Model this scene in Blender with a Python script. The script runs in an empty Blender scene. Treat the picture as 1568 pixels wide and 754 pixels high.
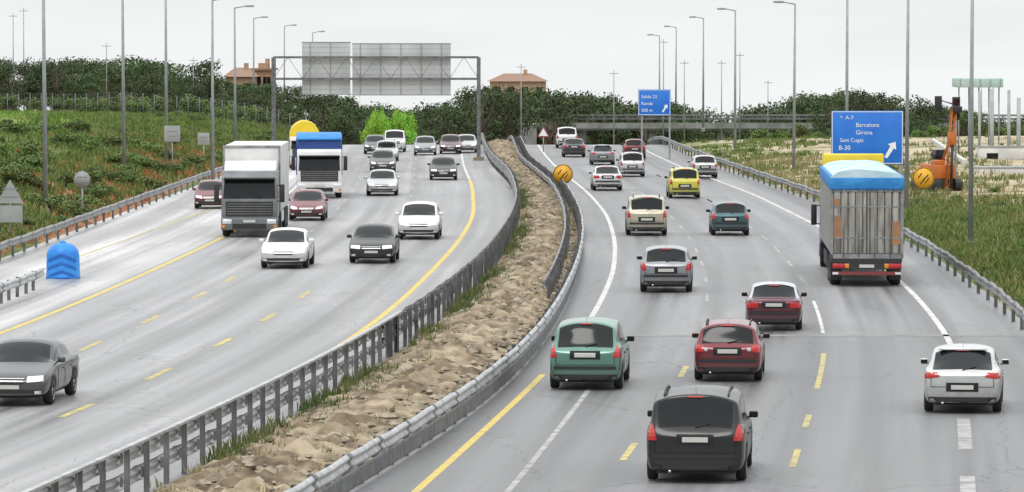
import bpy, bmesh, math, random
import numpy as np
from mathutils import Vector, Matrix
from mathutils.bvhtree import BVHTree
random.seed(7); np.random.seed(7)
scene=bpy.context.scene
F=7000.0; CX=784; CY=377; H=8.5; TH=math.atan(307/7000.0)

# ---------------- survey helpers: measured bearing -> ground position -------------
def ray(px,py):
    a=(px-CX)/F; b=(CY-py)/F
    return Vector((a, math.cos(TH)+b*math.sin(TH), -math.sin(TH)+b*math.cos(TH)))
def P(px,py,z=0.0):
    r=ray(px,py); t=(z-H)/r.z
    return (r.x*t, r.y*t)
def XZ(px,py,Y):
    r=ray(px,py); t=Y/r.y
    return (r.x*t, H+r.z*t)

def line(pts):
    ys=np.array([p[0] for p in pts],float); xs=np.array([p[1] for p in pts],float)
    ext=np.arange(-60,780,1.0)
    v=np.interp(ext,ys,xs)
    s0=(xs[1]-xs[0])/(ys[1]-ys[0]); v[ext<ys[0]]=xs[0]+s0*(ext[ext<ys[0]]-ys[0])
    s1=(xs[-1]-xs[-2])/(ys[-1]-ys[-2]); v[ext>ys[-1]]=xs[-1]+s1*(ext[ext>ys[-1]]-ys[-1])
    k=np.exp(-0.5*(np.arange(-30,31)/9.0)**2); k/=k.sum()
    v=np.convolve(v,k,'same')
    return lambda y: float(np.interp(y,ext,v))
mL=line([(40,-12.3),(87,-6.9),(106,-4.9),(125,-3.3),(150,-1.8),(172,-.84),(205,0),(233,.3),(277,-.1),(322,-1.5),(360,-2.2),(400,-2.6),(500,-5),(700,-12)])
mR=line([(40,-8.4),(87,-3.1),(104,-.95),(119,.27),(138,1.3),(165,2.3),(192,2.95),(220,3.2),(259,3.0),(298,1.9),(322,1.2),(360,.9),(400,.6),(500,-1.5),(700,-8)])
L0=line([(40,-6.2),(87,-1.8),(118,.86),(140,2.4),(170,3.8),(198,4.5),(230,4.8),(265,4.4),(298,3.6),(330,2.9),(360,2.5),(400,2.2),(500,.2),(700,-6)])
RE=line([(40,4.2),(91,9.1),(129,12.6),(161,14.0),(200,14.6),(259,13.9),(300,12.5),(330,11.6),(400,10.3),(500,8),(700,2)])
R0=line([(40,-14.2),(87,-8.7),(106,-6.5),(131,-4.7),(142,-4.1),(160,-3.4),(197,-2.3),(229,-1.9),(277,-2.4),(322,-3.4),(360,-4),(400,-4.4),(500,-6.8),(700,-14)])
LR=line([(40,-27),(130,-21.5),(180,-20.2),(290,-18.8),(346,-17.8),(400,-17.5),(500,-20),(700,-27)])
RR=line([(40,6.5),(87,11.8),(138,15.5),(189,16.9),(243,16.6),(310,14.6),(360,13.4),(400,13),(500,11),(700,5)])
def slope(f,y): return (f(y+2)-f(y-2))/4

def crest(y):
    if y<385: return 0.0
    if y<425: return -0.06*(y-385)**2/80
    if y<2000: return -1.2-0.06*(y-425)
    return -1.2-94.5-0.015*(y-2000)
def nz(x,y):
    return math.sin(x*.31+y*.13)*math.cos(y*.21-x*.17)+.5*math.sin(x*.9+1.3)*math.sin(y*.47+.4)
def T(x,y):
    z=crest(y)
    yy=min(max(y,0),700)
    e=LR(yy)-.8-x
    if e>0:
        cap=4.5 if y<300 else max(2.3,4.5-(y-300)*.02)
        v=0.34*e
        v=cap*(1-math.exp(-v/cap*1.3))
        if y>400: v+=min(2.0,(y-400)*.05)
        z+=v+.13*nz(x,y)*min(1,e/3)
    e=x-RR(yy)-.8
    if e>0:
        z+=.7*(1-math.exp(-e*.12))+.12*nz(x,y)*min(1,e/3)
    return z

# ---------------- materials -------------------
def mat(name,col=(.5,.5,.5),rough=.6,metal=0,coat=0,spec=None):
    m=bpy.data.materials.new(name); m.use_nodes=True
    b=m.node_tree.nodes['Principled BSDF']
    b.inputs['Base Color'].default_value=(*col,1); b.inputs['Roughness'].default_value=rough
    b.inputs['Metallic'].default_value=metal
    if coat: b.inputs['Coat Weight'].default_value=coat; b.inputs['Coat Roughness'].default_value=.08
    return m
def noisy(name,c1,c2,scale=3,rough=.7,metal=0,bump=0,bscale=None,lo=.35,hi=.65,stretch=(1,1,1),coat=0,detail=6,c3=None,coord='Object',rand=0):
    m=mat(name,c1,rough,metal,coat); nt=m.node_tree; N=nt.nodes; L=nt.links; b=N['Principled BSDF']
    tc=N.new('ShaderNodeTexCoord'); mp=N.new('ShaderNodeMapping'); mp.inputs['Scale'].default_value=stretch
    L.new(tc.outputs[coord],mp.inputs[0])
    n=N.new('ShaderNodeTexNoise'); n.inputs['Scale'].default_value=scale; n.inputs['Detail'].default_value=detail
    L.new(mp.outputs[0],n.inputs['Vector'])
    r=N.new('ShaderNodeValToRGB'); r.color_ramp.elements[0].position=lo; r.color_ramp.elements[1].position=hi
    r.color_ramp.elements[0].color=(*c1,1); r.color_ramp.elements[1].color=(*c2,1)
    if c3:
        e=r.color_ramp.elements.new((lo+hi)/2); e.color=(*c3,1)
    L.new(n.outputs[0],r.inputs[0])
    out=r.outputs[0]
    if rand:
        oi=N.new('ShaderNodeObjectInfo'); hs=N.new('ShaderNodeHueSaturation')
        mr=N.new('ShaderNodeMapRange'); mr.inputs[3].default_value=1-rand; mr.inputs[4].default_value=1+rand
        L.new(oi.outputs['Random'],mr.inputs[0]); L.new(mr.outputs[0],hs.inputs['Value'])
        mr2=N.new('ShaderNodeMapRange'); mr2.inputs[3].default_value=.475; mr2.inputs[4].default_value=.515
        L.new(oi.outputs['Random'],mr2.inputs[0]); L.new(mr2.outputs[0],hs.inputs['Hue'])
        L.new(out,hs.inputs['Color']); out=hs.outputs[0]
    L.new(out,b.inputs['Base Color'])
    if bump:
        n2=N.new('ShaderNodeTexNoise'); n2.inputs['Scale'].default_value=bscale or scale*4; n2.inputs['Detail'].default_value=8
        L.new(tc.outputs[coord],n2.inputs['Vector'])
        bp=N.new('ShaderNodeBump'); bp.inputs['Strength'].default_value=bump; bp.inputs['Distance'].default_value=.1
        L.new(n2.outputs[0],bp.inputs['Height']); L.new(bp.outputs[0],b.inputs['Normal'])
    return m

def asphalt(name,base,warm=0):
    m=mat(name,(base,)*3,.5); nt=m.node_tree; N=nt.nodes; L=nt.links; b=N['Principled BSDF']
    uv=N.new('ShaderNodeUVMap')
    def noise(sx,sy,detail=5,sc=1):
        mp=N.new('ShaderNodeMapping'); mp.inputs['Scale'].default_value=(sx,sy,1)
        L.new(uv.outputs[0],mp.inputs[0]); n=N.new('ShaderNodeTexNoise'); n.inputs['Scale'].default_value=sc; n.inputs['Detail'].default_value=detail
        L.new(mp.outputs[0],n.inputs['Vector']); return n.outputs[0]
    streak=noise(2.2,.018,6); streak2=noise(.7,.010,3); patch=noise(.3,.045,6); grain=noise(14,5,4)
    def mth(op,a,bv=None,c=None):
        n=N.new('ShaderNodeMath'); n.operation=op
        for i,v in enumerate((a,bv,c)):
            if v is None: continue
            if isinstance(v,(int,float)): n.inputs[i].default_value=v
            else: L.new(v,n.inputs[i])
        return n.outputs[0]
    sep=N.new('ShaderNodeSeparateXYZ'); L.new(uv.outputs[0],sep.inputs[0])
    w=mth('COSINE',mth('MULTIPLY',sep.outputs[0],2*math.pi/1.75))
    v=mth('MULTIPLY_ADD',streak,1.5,.25)
    v=mth('MULTIPLY_ADD',streak2,1.2,mth('SUBTRACT',v,.60))
    v=mth('MULTIPLY_ADD',patch,1.5,mth('SUBTRACT',v,.75))
    v=mth('MULTIPLY_ADD',grain,.35,mth('SUBTRACT',v,.175))
    v=mth('MULTIPLY_ADD',w,-.09,v)
    v=mth('MAXIMUM',v,.35)
    v=mth('MULTIPLY',v,base)
    cb=N.new('ShaderNodeCombineColor')
    L.new(mth('MULTIPLY',v,1.0+warm),cb.inputs[0]); L.new(v,cb.inputs[1]); L.new(mth('MULTIPLY',v,1.03-warm),cb.inputs[2])
    vo=N.new('ShaderNodeTexVoronoi'); vo.feature='DISTANCE_TO_EDGE'; mp=N.new('ShaderNodeMapping'); mp.inputs['Scale'].default_value=(.28,.045,1)
    nn=N.new('ShaderNodeTexNoise'); nn.inputs['Scale'].default_value=.6; L.new(uv.outputs[0],nn.inputs['Vector'])
    ad=N.new('ShaderNodeVectorMath'); ad.operation='ADD'; L.new(uv.outputs[0],ad.inputs[0]); L.new(nn.outputs[1],ad.inputs[1])
    L.new(ad.outputs[0],mp.inputs[0]); L.new(mp.outputs[0],vo.inputs['Vector']); vo.inputs['Scale'].default_value=1
    mr=N.new('ShaderNodeMapRange'); mr.inputs[1].default_value=0; mr.inputs[2].default_value=.008; mr.inputs[3].default_value=.6; mr.inputs[4].default_value=1
    L.new(vo.outputs['Distance'],mr.inputs[0])
    mx=N.new('ShaderNodeVectorMath'); mx.operation='SCALE'; L.new(cb.outputs[0],mx.inputs[0]); L.new(mr.outputs[0],mx.inputs['Scale'])
    L.new(mx.outputs[0],b.inputs['Base Color'])
    L.new(mth('MULTIPLY_ADD',patch,.9,mth('MULTIPLY_ADD',streak,.6,-.25)),b.inputs['Roughness'])
    bp=N.new('ShaderNodeBump'); bp.inputs['Strength'].default_value=.22; bp.inputs['Distance'].default_value=.02
    L.new(grain,bp.inputs['Height']); L.new(bp.outputs[0],b.inputs['Normal'])
    return m
M={}
M['asR']=asphalt('asphalt_right',.185,0.0)
M['asR2']=asphalt('asphalt_right_near',.155,0.0)
M['asL']=asphalt('asphalt_left',.25,.01)
M['asG']=asphalt('asphalt_shoulder',.38,.02)
M['yel']=noisy('yellow_road_paint',(.68,.50,.07),(.38,.31,.12),2.5,.55,lo=.35,hi=.75,bump=.1)
M['yel2']=noisy('worn_yellow_paint',(.58,.46,.12),(.27,.24,.14),2.5,.55,lo=.35,hi=.65,bump=.1)
M['wht']=noisy('white_road_paint',(.66,.66,.64),(.26,.26,.25),2,.55,lo=.4,hi=.75,bump=.1)
M['wht2']=noisy('worn_white_paint',(.40,.40,.39),(.20,.20,.20),2,.55,lo=.4,hi=.65)
M['joint']=noisy('joint_sealant',(.26,.26,.26),(.16,.16,.16),1,.6)
M['steel']=noisy('galvanised_steel',(.50,.51,.52),(.30,.31,.32),2.5,.42,.4,lo=.35,hi=.7)
M['steelM']=noisy('galvanised_post',(.32,.325,.33),(.17,.17,.175),2.5,.5,.35,lo=.35,hi=.7)
M['steelD']=noisy('weathered_steel',(.20,.205,.21),(.10,.10,.10),3,.6,.35,lo=.35,hi=.7)
M['pole']=noisy('galvanised_pole',(.34,.35,.36),(.24,.25,.26),1,.5,.3)
M['soil']=noisy('median_soil',(.09,.065,.04),(.42,.34,.24),1.3,.95,bump=1,bscale=6,c3=(.25,.19,.125),lo=.34,hi=.66,detail=14)
def ground_mat():
    m=noisy('ground_verge',(.055,.09,.022),(.16,.19,.055),.3,.95,bump=1,bscale=3,c3=(.10,.145,.03),lo=.3,hi=.7,detail=10)
    nt=m.node_tree; N=nt.nodes; L=nt.links; b=N['Principled BSDF']
    src=b.inputs['Base Color'].links[0].from_socket
    vc=N.new('ShaderNodeVertexColor'); vc.layer_name='zone'
    sp=N.new('ShaderNodeSeparateColor'); L.new(vc.outputs[0],sp.inputs[0])
    def blend(a,colA,colB,fac,sc):
        n=N.new('ShaderNodeTexNoise'); n.inputs['Scale'].default_value=sc; n.inputs['Detail'].default_value=8
        tc=N.new('ShaderNodeTexCoord'); L.new(tc.outputs['Object'],n.inputs['Vector'])
        r=N.new('ShaderNodeValToRGB'); r.color_ramp.elements[0].color=(*colA,1); r.color_ramp.elements[1].color=(*colB,1)
        r.color_ramp.elements[0].position=.35; r.color_ramp.elements[1].position=.65
        L.new(n.outputs[0],r.inputs[0])
        ad=N.new('ShaderNodeMath'); ad.operation='ADD'; L.new(fac,ad.inputs[0]); L.new(n.outputs[0],ad.inputs[1])
        mr=N.new('ShaderNodeMapRange'); mr.inputs[1].default_value=.9; mr.inputs[2].default_value=1.05; L.new(ad.outputs[0],mr.inputs[0])
        mx=N.new('ShaderNodeMix'); mx.data_type='RGBA'; L.new(mr.outputs[0],mx.inputs[0]); L.new(a,mx.inputs[6]); L.new(r.outputs[0],mx.inputs[7])
        return mx.outputs[2]
    o=blend(src,(.34,.27,.17),(.48,.40,.29),sp.outputs[0],.35)
    o=blend(o,(.38,.14,.07),(.28,.16,.09),sp.outputs[1],.8)
    o=blend(o,(.13,.24,.03),(.17,.29,.04),sp.outputs[2],.4)
    L.new(o,b.inputs['Base Color']); return m
M['ground']=ground_mat()
M['grass']=noisy('grass_blades',(.055,.10,.02),(.19,.22,.06),.5,.8,c3=(.11,.16,.03),lo=.3,hi=.7)
M['grassB']=noisy('fresh_grass_blades',(.10,.20,.028),(.20,.33,.05),.25,.8,c3=(.15,.27,.035),lo=.3,hi=.7)
M['weed']=noisy('median_weed_blades',(.04,.075,.015),(.16,.18,.06),1.5,.8,c3=(.09,.12,.03),lo=.3,hi=.7)
M['dry']=noisy('dry_grass_blades',(.30,.24,.11),(.16,.17,.06),.6,.8,lo=.4,hi=.6)
M['redplant']=noisy('red_flower_blades',(.46,.12,.05),(.34,.18,.08),.9,.8)
M['leaf']=noisy('tree_leaves',(.028,.052,.016),(.085,.12,.036),.8,.75,c3=(.05,.08,.023),lo=.36,hi=.64,rand=.35)
M['leaf2']=noisy('shrub_leaves',(.05,.09,.018),(.12,.18,.035),1.2,.7,c3=(.085,.135,.025),lo=.35,hi=.65,rand=.35)
M['leaf3']=noisy('bright_leaves',(.16,.40,.03),(.28,.52,.05),1.2,.7,rand=.1)
M['bark']=noisy('bark',(.10,.07,.05),(.18,.14,.10),4,.9,bump=.5)
M['glass']=mat('car_glass',(.010,.012,.014),.10)
M['glass'].node_tree.nodes['Principled BSDF'].inputs['Specular IOR Level'].default_value=.28
M['black']=mat('black_plastic',(.018,.018,.019),.55)
M['seam']=mat('panel_gap',(.01,.01,.01),.8)
M['tail']=mat('tail_lamp',(.45,.012,.014),.15,coat=.5)
M['head']=mat('head_lamp',(.75,.77,.8),.08,.6,coat=1)
M['amber']=mat('amber_lamp',(.7,.22,.02),.2,coat=.5)
M['plate']=mat('licence_plate',(.50,.50,.48),.4)
M['tyre']=mat('tyre',(.02,.02,.02),.85)
M['rim']=mat('alloy_rim',(.34,.35,.36),.35,.8)
M['chrome']=mat('chrome',(.6,.6,.6),.15,1)
CARM=['paint','glass','black','tail','head','plate','tyre','rim','chrome','amber','seam','skin']

def obj(name,verts,faces,mats,midx=None,smooth=False,parent=None,uv=None):
    me=bpy.data.meshes.new(name); me.from_pydata([tuple(v) for v in verts],[],faces)
    for m in mats: me.materials.append(m)
    if midx is not None: me.polygons.foreach_set('material_index',midx)
    if smooth is True: me.polygons.foreach_set('use_smooth',[True]*len(faces))
    elif smooth: me.polygons.foreach_set('use_smooth',smooth)
    me.update()
    o=bpy.data.objects.new(name,me); scene.collection.objects.link(o)
    if parent: o.parent=parent
    return o
def empty(name,loc=(0,0,0)):
    e=bpy.data.objects.new(name,None); e.location=loc; scene.collection.objects.link(e); return e

class B:
    def __init__(s): s.v=[]; s.f=[]; s.m=[]; s.s=[]
    def add(s,vs,fs,m,sm=False):
        o=len(s.v); s.v+= [tuple(v) for v in vs]
        for f in fs: s.f.append([i+o for i in f]); s.m.append(m); s.s.append(sm)
    def box(s,x0,x1,y0,y1,z0,z1,m,ch=0.0):
        if x0>x1:x0,x1=x1,x0
        if y0>y1:y0,y1=y1,y0
        if ch<=0:
            vs=[(x,y,z) for z in(z0,z1) for y in(y0,y1) for x in(x0,x1)]
            s.add(vs,[[0,2,3,1],[4,5,7,6],[0,1,5,4],[2,6,7,3],[0,4,6,2],[1,3,7,5]],m); return
        bm=bmesh.new(); bmesh.ops.create_cube(bm,size=1)
        for v in bm.verts: v.co=Vector((x0+(v.co.x+.5)*(x1-x0),y0+(v.co.y+.5)*(y1-y0),z0+(v.co.z+.5)*(z1-z0)))
        bmesh.ops.bevel(bm,geom=bm.edges[:],offset=ch,segments=2,affect='EDGES',profile=.5)
        bm.verts.index_update(); s.add([v.co for v in bm.verts],[[v.index for v in f.verts] for f in bm.faces],m,True); bm.free()
    def prism(s,prof,x0,x1,m,ch=0.0):
        bm=bmesh.new(); a=[bm.verts.new((x0,y,z)) for y,z in prof]; b=[bm.verts.new((x1,y,z)) for y,z in prof]
        n=len(prof); bm.faces.new(a); bm.faces.new(b[::-1])
        for i in range(n): bm.faces.new([a[i],b[i],b[(i+1)%n],a[(i+1)%n]])
        bmesh.ops.recalc_face_normals(bm,faces=bm.faces)
        if ch: bmesh.ops.bevel(bm,geom=bm.edges[:],offset=ch,segments=2,affect='EDGES',profile=.5)
        bm.verts.index_update(); s.add([v.co for v in bm.verts],[[v.index for v in f.verts] for f in bm.faces],m,bool(ch)); bm.free()
    def tube(s,p0,p1,r0,r1,m,n=8,cap=True):
        p0=Vector(p0);p1=Vector(p1);d=(p1-p0).normalized(); a=d.orthogonal().normalized(); b=d.cross(a)
        vs=[]
        for p,r in((p0,r0),(p1,r1)):
            for i in range(n):
                t=2*math.pi*i/n; vs.append(p+(a*math.cos(t)+b*math.sin(t))*r)
        fs=[[i,(i+1)%n,n+(i+1)%n,n+i] for i in range(n)]
        if cap: fs+=[list(range(n))[::-1],list(range(n,2*n))]
        s.add(vs,fs,m,True)
    def lathe(s,prof,m,c=(0,0,0),axis='x',n=20,sgn=1):
        vs=[]
        for r,h in prof:
            for i in range(n):
                t=2*math.pi*i/n
                if axis=='x': vs.append((c[0]+sgn*h,c[1]+r*math.cos(t),c[2]+r*math.sin(t)))
                else: vs.append((c[0]+r*math.cos(t),c[1]+r*math.sin(t),c[2]+h))
        fs=[]
        for k in range(len(prof)-1):
            for i in range(n): fs.append([k*n+i,k*n+(i+1)%n,(k+1)*n+(i+1)%n,(k+1)*n+i])
        s.add(vs,fs,m,True)
    def wheel(s,x,y,r=.31,w=.2,sgn=1,tm=6,rm=7):
        c=(x,y,r)
        s.lathe([(r*.62,w/2),(r*.93,w/2),(r,w*.32),(r,-w*.32),(r*.93,-w/2),(r*.3,-w/2)],tm,c,'x',22,sgn)
        s.lathe([(r*.64,w/2-.005),(r*.58,w/2-.05),(0.001,w/2-.06)],2,c,'x',22,sgn)
        s.lathe([(r*.66,w/2+.004),(r*.58,w/2-.012)],rm,c,'x',22,sgn)
        s.lathe([(r*.17,w/2-.05),(r*.16,w/2-.01),(0.001,w/2-.006)],rm,c,'x',12,sgn)
        for k in range(5):
            t=2*math.pi*k/5+.3; d=Vector((0,math.cos(t),math.sin(t))); q=Vector((0,-math.sin(t),math.cos(t)))
            X=x+sgn*(w/2-.018)
            a=[Vector((X,y,r))+d*r*.1+q*r*.09,Vector((X,y,r))+d*r*.1-q*r*.09,Vector((X,y,r))+d*r*.62-q*r*.06,Vector((X,y,r))+d*r*.62+q*r*.06]
            s.add(a,[[0,1,2,3]],rm)
    def make(s,name,mats,parent=None,bevel=0):
        return obj(name,s.v,s.f,mats,s.m,s.s,parent)

# ---------------- cars ----------------------
def build_car(kind,p):
    L,W,Ht=p['L'],p['W'],p['H']; hw=W/2; zb=.21; belt=p['belt']; hoodz=p['hood']
    cowl,rf,rr,ty,dk=p['cowl'],p['rf'],p['rr'],p['ty'],p['deck']; nose=p.get('nose',.68)
    keys=[(L/2,nose-.12),(L/2-.07,nose-.02),(L/2-.3,nose+.07),(cowl,hoodz),(rf,Ht-.035),((rf+rr)/2,Ht),(rr,Ht-.045),(ty,dk),(-L/2+.07,min(dk-.02,dk)),(-L/2,dk-.13)]
    ky=np.array([k[0] for k in keys][::-1]); kz=np.array([k[1] for k in keys][::-1])
    ztop=lambda y: float(np.interp(y,ky,kz))
    yf,yr=p['wf'],p['wr']; R=p.get('R',.31); AR=R+.055
    def arch(y):
        a=0
        for c in(yf,yr):
            if abs(y-c)<AR: a=max(a,R+math.sqrt(AR*AR-(y-c)**2)*.98)
        return a
    def wid(y):
        e=L/2-abs(y); return hw*float(np.interp(e,[0,.06,.2,.5,1.0],[.84,.915,.965,.99,1]))
    st=[L/2,L/2-.07,L/2-.3,cowl,rf,(rf+rr)/2,rr,ty,-L/2+.07,-L/2,-L/2+.25,cowl-.28]
    for c in(yf,yr): st+=[c+AR+.01,c+AR*.93,c+AR*.6,c,c-AR*.6,c-AR*.93,c-AR-.01]
    for a,b in p['pill']: st+=[a,b]
    st+=[p['sg'][0],p['sg'][1]]
    st=sorted(set(round(v,3) for v in st),reverse=True)
    o=[st[0]]
    for v in st[1:]:
        if o[-1]-v>.028: o.append(v)
    st=o; 
    if st[-1]!=round(-L/2,3): st[-1]=round(-L/2,3)
    rows=[]
    rw=p.get('rw',.74)
    for y in st:
        w=wid(y); zt=ztop(y); be=min(belt+ (cowl-y)*.02, zt-.025); t=max(0,min(1,(zt-be-.03)/(Ht-belt-.03)))
        a=arch(y); zq=max(zb,a); top=be-.1
        if abs(y)>L/2-.1: zq=max(zq,zb+.04)
        f=lambda z: zq+(z-zb)/(top-zb)*(top-zq) if top>zq else zq
        mix=lambda a_,b_: a_+(b_-a_)*t
        pts=[(0,zq),(.80*w,zq),(.94*w,f(zb+.05)),(.99*w,f(zb+.18)),(w,f(zb+(top-zb)*.6)),(.992*w,max(top,zq+.02)),(.955*w,be),
             (mix(.925,.91)*w,mix(be+.008,be+.035)),(mix(.89,rw+.068)*w,mix(be+.014,zt-.10)),(mix(.855,rw+.015)*w,mix(be+.019,zt-.035)),(mix(.45,.42)*w,zt-.006),(0,zt+.008)]
        rows.append([(x,y,z) for x,z in pts])
    verts=[]; 
    for r in rows:
        verts+=r+[(-x,y,z) for x,y,z in r[1:-1]][::-1]
    m=22; faces=[];mi=[]
    for i in range(len(rows)-1):
        ym=(st[i]+st[i+1])/2
        for j in range(m):
            faces.append([i*m+j,i*m+(j+1)%m,(i+1)*m+(j+1)%m,(i+1)*m+j])
            jj=j if j<11 else 21-j
            k=0
            if jj in(9,10) and (rf<ym<cowl or ty<ym<rr): k=1
            if jj==7 and p['sg'][0]<ym<p['sg'][1] and not any(a<ym<b for a,b in p['pill']): k=1
            if jj in(0,): k=2
            if jj in(7,8,9,10) and rr-.02<ym<rf+.02 and p.get('top') and jj!=7: k=11
            if p.get('top') and jj==8 and ty<ym<cowl: k=11
            mi.append(k)
    for end,rev in((0,True),(len(rows)-1,False)):
        for j in range(11):
            a=end*m+j; b=end*m+j+1; c=end*m+(m-j-1)%m; d=end*m+(m-j)%m
            f=[a,b,c,d] if j not in(0,10) else ([a,b,c] if j==0 else [a,b,d])
            if rev: f=f[::-1]
            faces.append(f); mi.append(0)
    me=bpy.data.meshes.new('t'); me.from_pydata(verts,[],faces); me.polygons.foreach_set('material_index',mi)
    me.polygons.foreach_set('use_smooth',[True]*len(faces))
    o=bpy.data.objects.new('t',me); scene.collection.objects.link(o)
    for mm in range(12): me.materials.append(M['black'])
    s=o.modifiers.new('s','SUBSURF'); s.levels=2; s.render_levels=2
    dg=bpy.context.evaluated_depsgraph_get(); ev=o.evaluated_get(dg); m2=ev.to_mesh()
    b=B(); vs=[v.co.copy() for v in m2.vertices]; fs=[list(q.vertices) for q in m2.polygons]; ms=[q.material_index for q in m2.polygons]
    for f,k in zip(fs,ms): b.f.append(f); b.m.append(k); b.s.append(True)
    b.v=[tuple(v) for v in vs]
    bvh=BVHTree.FromPolygons(vs,fs); ev.to_mesh_clear(); bpy.data.objects.remove(o); bpy.data.meshes.remove(me)
    def roofz(x,y):
        h=bvh.ray_cast(Vector((x,y,4)),Vector((0,0,-1))); return h[0].z if h[0] else Ht
    def conf(q,mt,front,off=.008,nx=8,nz_=4,both=False):
        if both:
            conf(q,mt,front,off,nx,nz_); conf([(-x,z) for x,z in q],mt,front,off,nx,nz_); return
        g=[]; D=Vector((0,-1 if front else 1,0))
        for i in range(nx+1):
            u=i/nx
            for j in range(nz_+1):
                v=j/nz_
                x=(q[0][0]*(1-u)+q[1][0]*u)*(1-v)+(q[3][0]*(1-u)+q[2][0]*u)*v
                z=(q[0][1]*(1-u)+q[1][1]*u)*(1-v)+(q[3][1]*(1-u)+q[2][1]*u)*v
                h=bvh.ray_cast(Vector((x,(4 if front else -4),z)),D)
                g.append(None if h[0] is None or (abs(h[0].y)<L/2-1.0 and z<belt) else h[0]-D*off+ (h[1]*off*.3 if h[1].dot(D)<0 else -h[1]*off*.3))
        for i in range(nx):
            for j in range(nz_):
                id=[i*(nz_+1)+j,(i+1)*(nz_+1)+j,(i+1)*(nz_+1)+j+1,i*(nz_+1)+j+1]
                if all(g[k] is not None for k in id):
                    b.add([g[k] for k in id],[[0,1,2,3]],mt,True)
    R_=lambda x0,x1,z0,z1:[(x0,z0),(x1,z0),(x1,z1),(x0,z1)]
    for q in p['tails']: conf(q,3,False,.012,both=True)
    for q in p.get('revl',[]): conf(q,5,False,.018,both=True)
    pz=p.get('platez',.72)
    conf(R_(-.36,.36,pz-.10,pz+.10),10,False,.009); conf(R_(-.25,.25,pz-.05,pz+.05),5,False,.02)
    conf(R_(-hw*.86,hw*.86,.25,.38),2,False,.012)
    if p.get('strip',1): conf(R_(-hw*.93,hw*.93,.50,.575),2,False,.014,16,2)
    conf(R_(-hw*.80,hw*.80,.60,.612),10,False,.009,12,1)
    conf(R_(hw*.80-.012,hw*.80,.61,dk-.08),10,False,.009,1,6,both=True)
    conf(R_(-.14,.14,Ht-.10,Ht-.075),3,False,.03,4,1)
    b.tube((-hw*.5,-L/2+.3,.24),(-hw*.5,-L/2-.01,.24),.03,.03,8)
    if p.get('wiper',1): 
        zz=belt+.06; h=bvh.ray_cast(Vector((0,-4,zz)),Vector((0,1,0)))
        h2=bvh.ray_cast(Vector((.30,-4,zz+.07)),Vector((0,1,0)))
        if h[0] and h2[0]: b.tube(h[0]+Vector((0,-.02,0)),h2[0]+Vector((0,-.02,0)),.012,.008,2,5)
    for q in p['heads']: conf(q,4,True,.012,both=True)
    gz=p.get('grille',(-.34,.34,.52,.63)); conf(R_(*gz),2,True,.012)
    conf(R_(gz[0]-.02,gz[1]+.02,gz[3]-.005,gz[3]+.015),8,True,.016); conf(R_(gz[0],gz[1],(gz[2]+gz[3])/2-.006,(gz[2]+gz[3])/2+.006),8,True,.018)
    conf(R_(-.66,.66,.24,.39),2,True,.012,10,2); conf(R_(-.25,.25,.40,.49),5,True,.022)
    conf(R_(.60,.74,.29,.36),4,True,.014,3,2,both=True)
    for sg in(1,-1):
        x=sg*(hw*.93); y=cowl-.38; b.box(x+sg*.02,x+sg*.20,y-.05,y+.06,belt+.0,belt+.13,0 if not p.get('bm') else 2,.03)
        b.box(x+sg*.04,x+sg*.185,y-.056,y-.045,belt+.018,belt+.112,1)
        b.box(x-sg*.06,x+sg*.06,y-.02,y+.03,belt-.0,belt+.03,2)
        for yy in(yf,yr): b.wheel(sg*(hw-.115),yy,R,.2,sg)
        for yy in p['doors']: b.box(sg*(hw-.004),sg*(hw+.002),yy-.006,yy+.006,.34,belt-.12,10)
        for yy in p['doors'][1:]: b.box(sg*(hw-.01),sg*(hw+.02),yy+.06,yy+.22,belt-.17,belt-.14,0 if not p.get('bm') else 2,.008)
    b.box(-hw*.78,hw*.78,-L/2+.25,L/2-.25,.18,.36,2)
    if p.get('rails'):
        for sg in(1,-1):
            xx=sg*hw*.64; pts=[]
            for k in range(7):
                yy=rf-.25+(rr+.3-rf+.25)*k/6; pts.append((xx,yy,roofz(xx,yy)+(.05 if 0<k<6 else .005)))
            for a,c in zip(pts,pts[1:]): b.tube(a,c,.02,.02,2,6)
            for k in(1,3,5): b.tube((pts[k][0],pts[k][1],pts[k][2]-.08),pts[k],.02,.018,2,6)
    if p.get('spoiler'):
        b.box(-hw*.62,hw*.62,rr-.10,rr+.08,Ht-.085,Ht-.045,0,.012)
    zz=roofz(0,rr+.2); b.tube((0,rr+.2,zz-.02),(0,rr+.08,zz+.12),.004,.003,2,5)
    me=bpy.data.meshes.new(kind); me.from_pydata(b.v,[],b.f); me.polygons.foreach_set('material_index',b.m); me.polygons.foreach_set('use_smooth',b.s)
    for k in CARM: me.materials.append(M.get(k,M['black']))
    me.update(); return me

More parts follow.
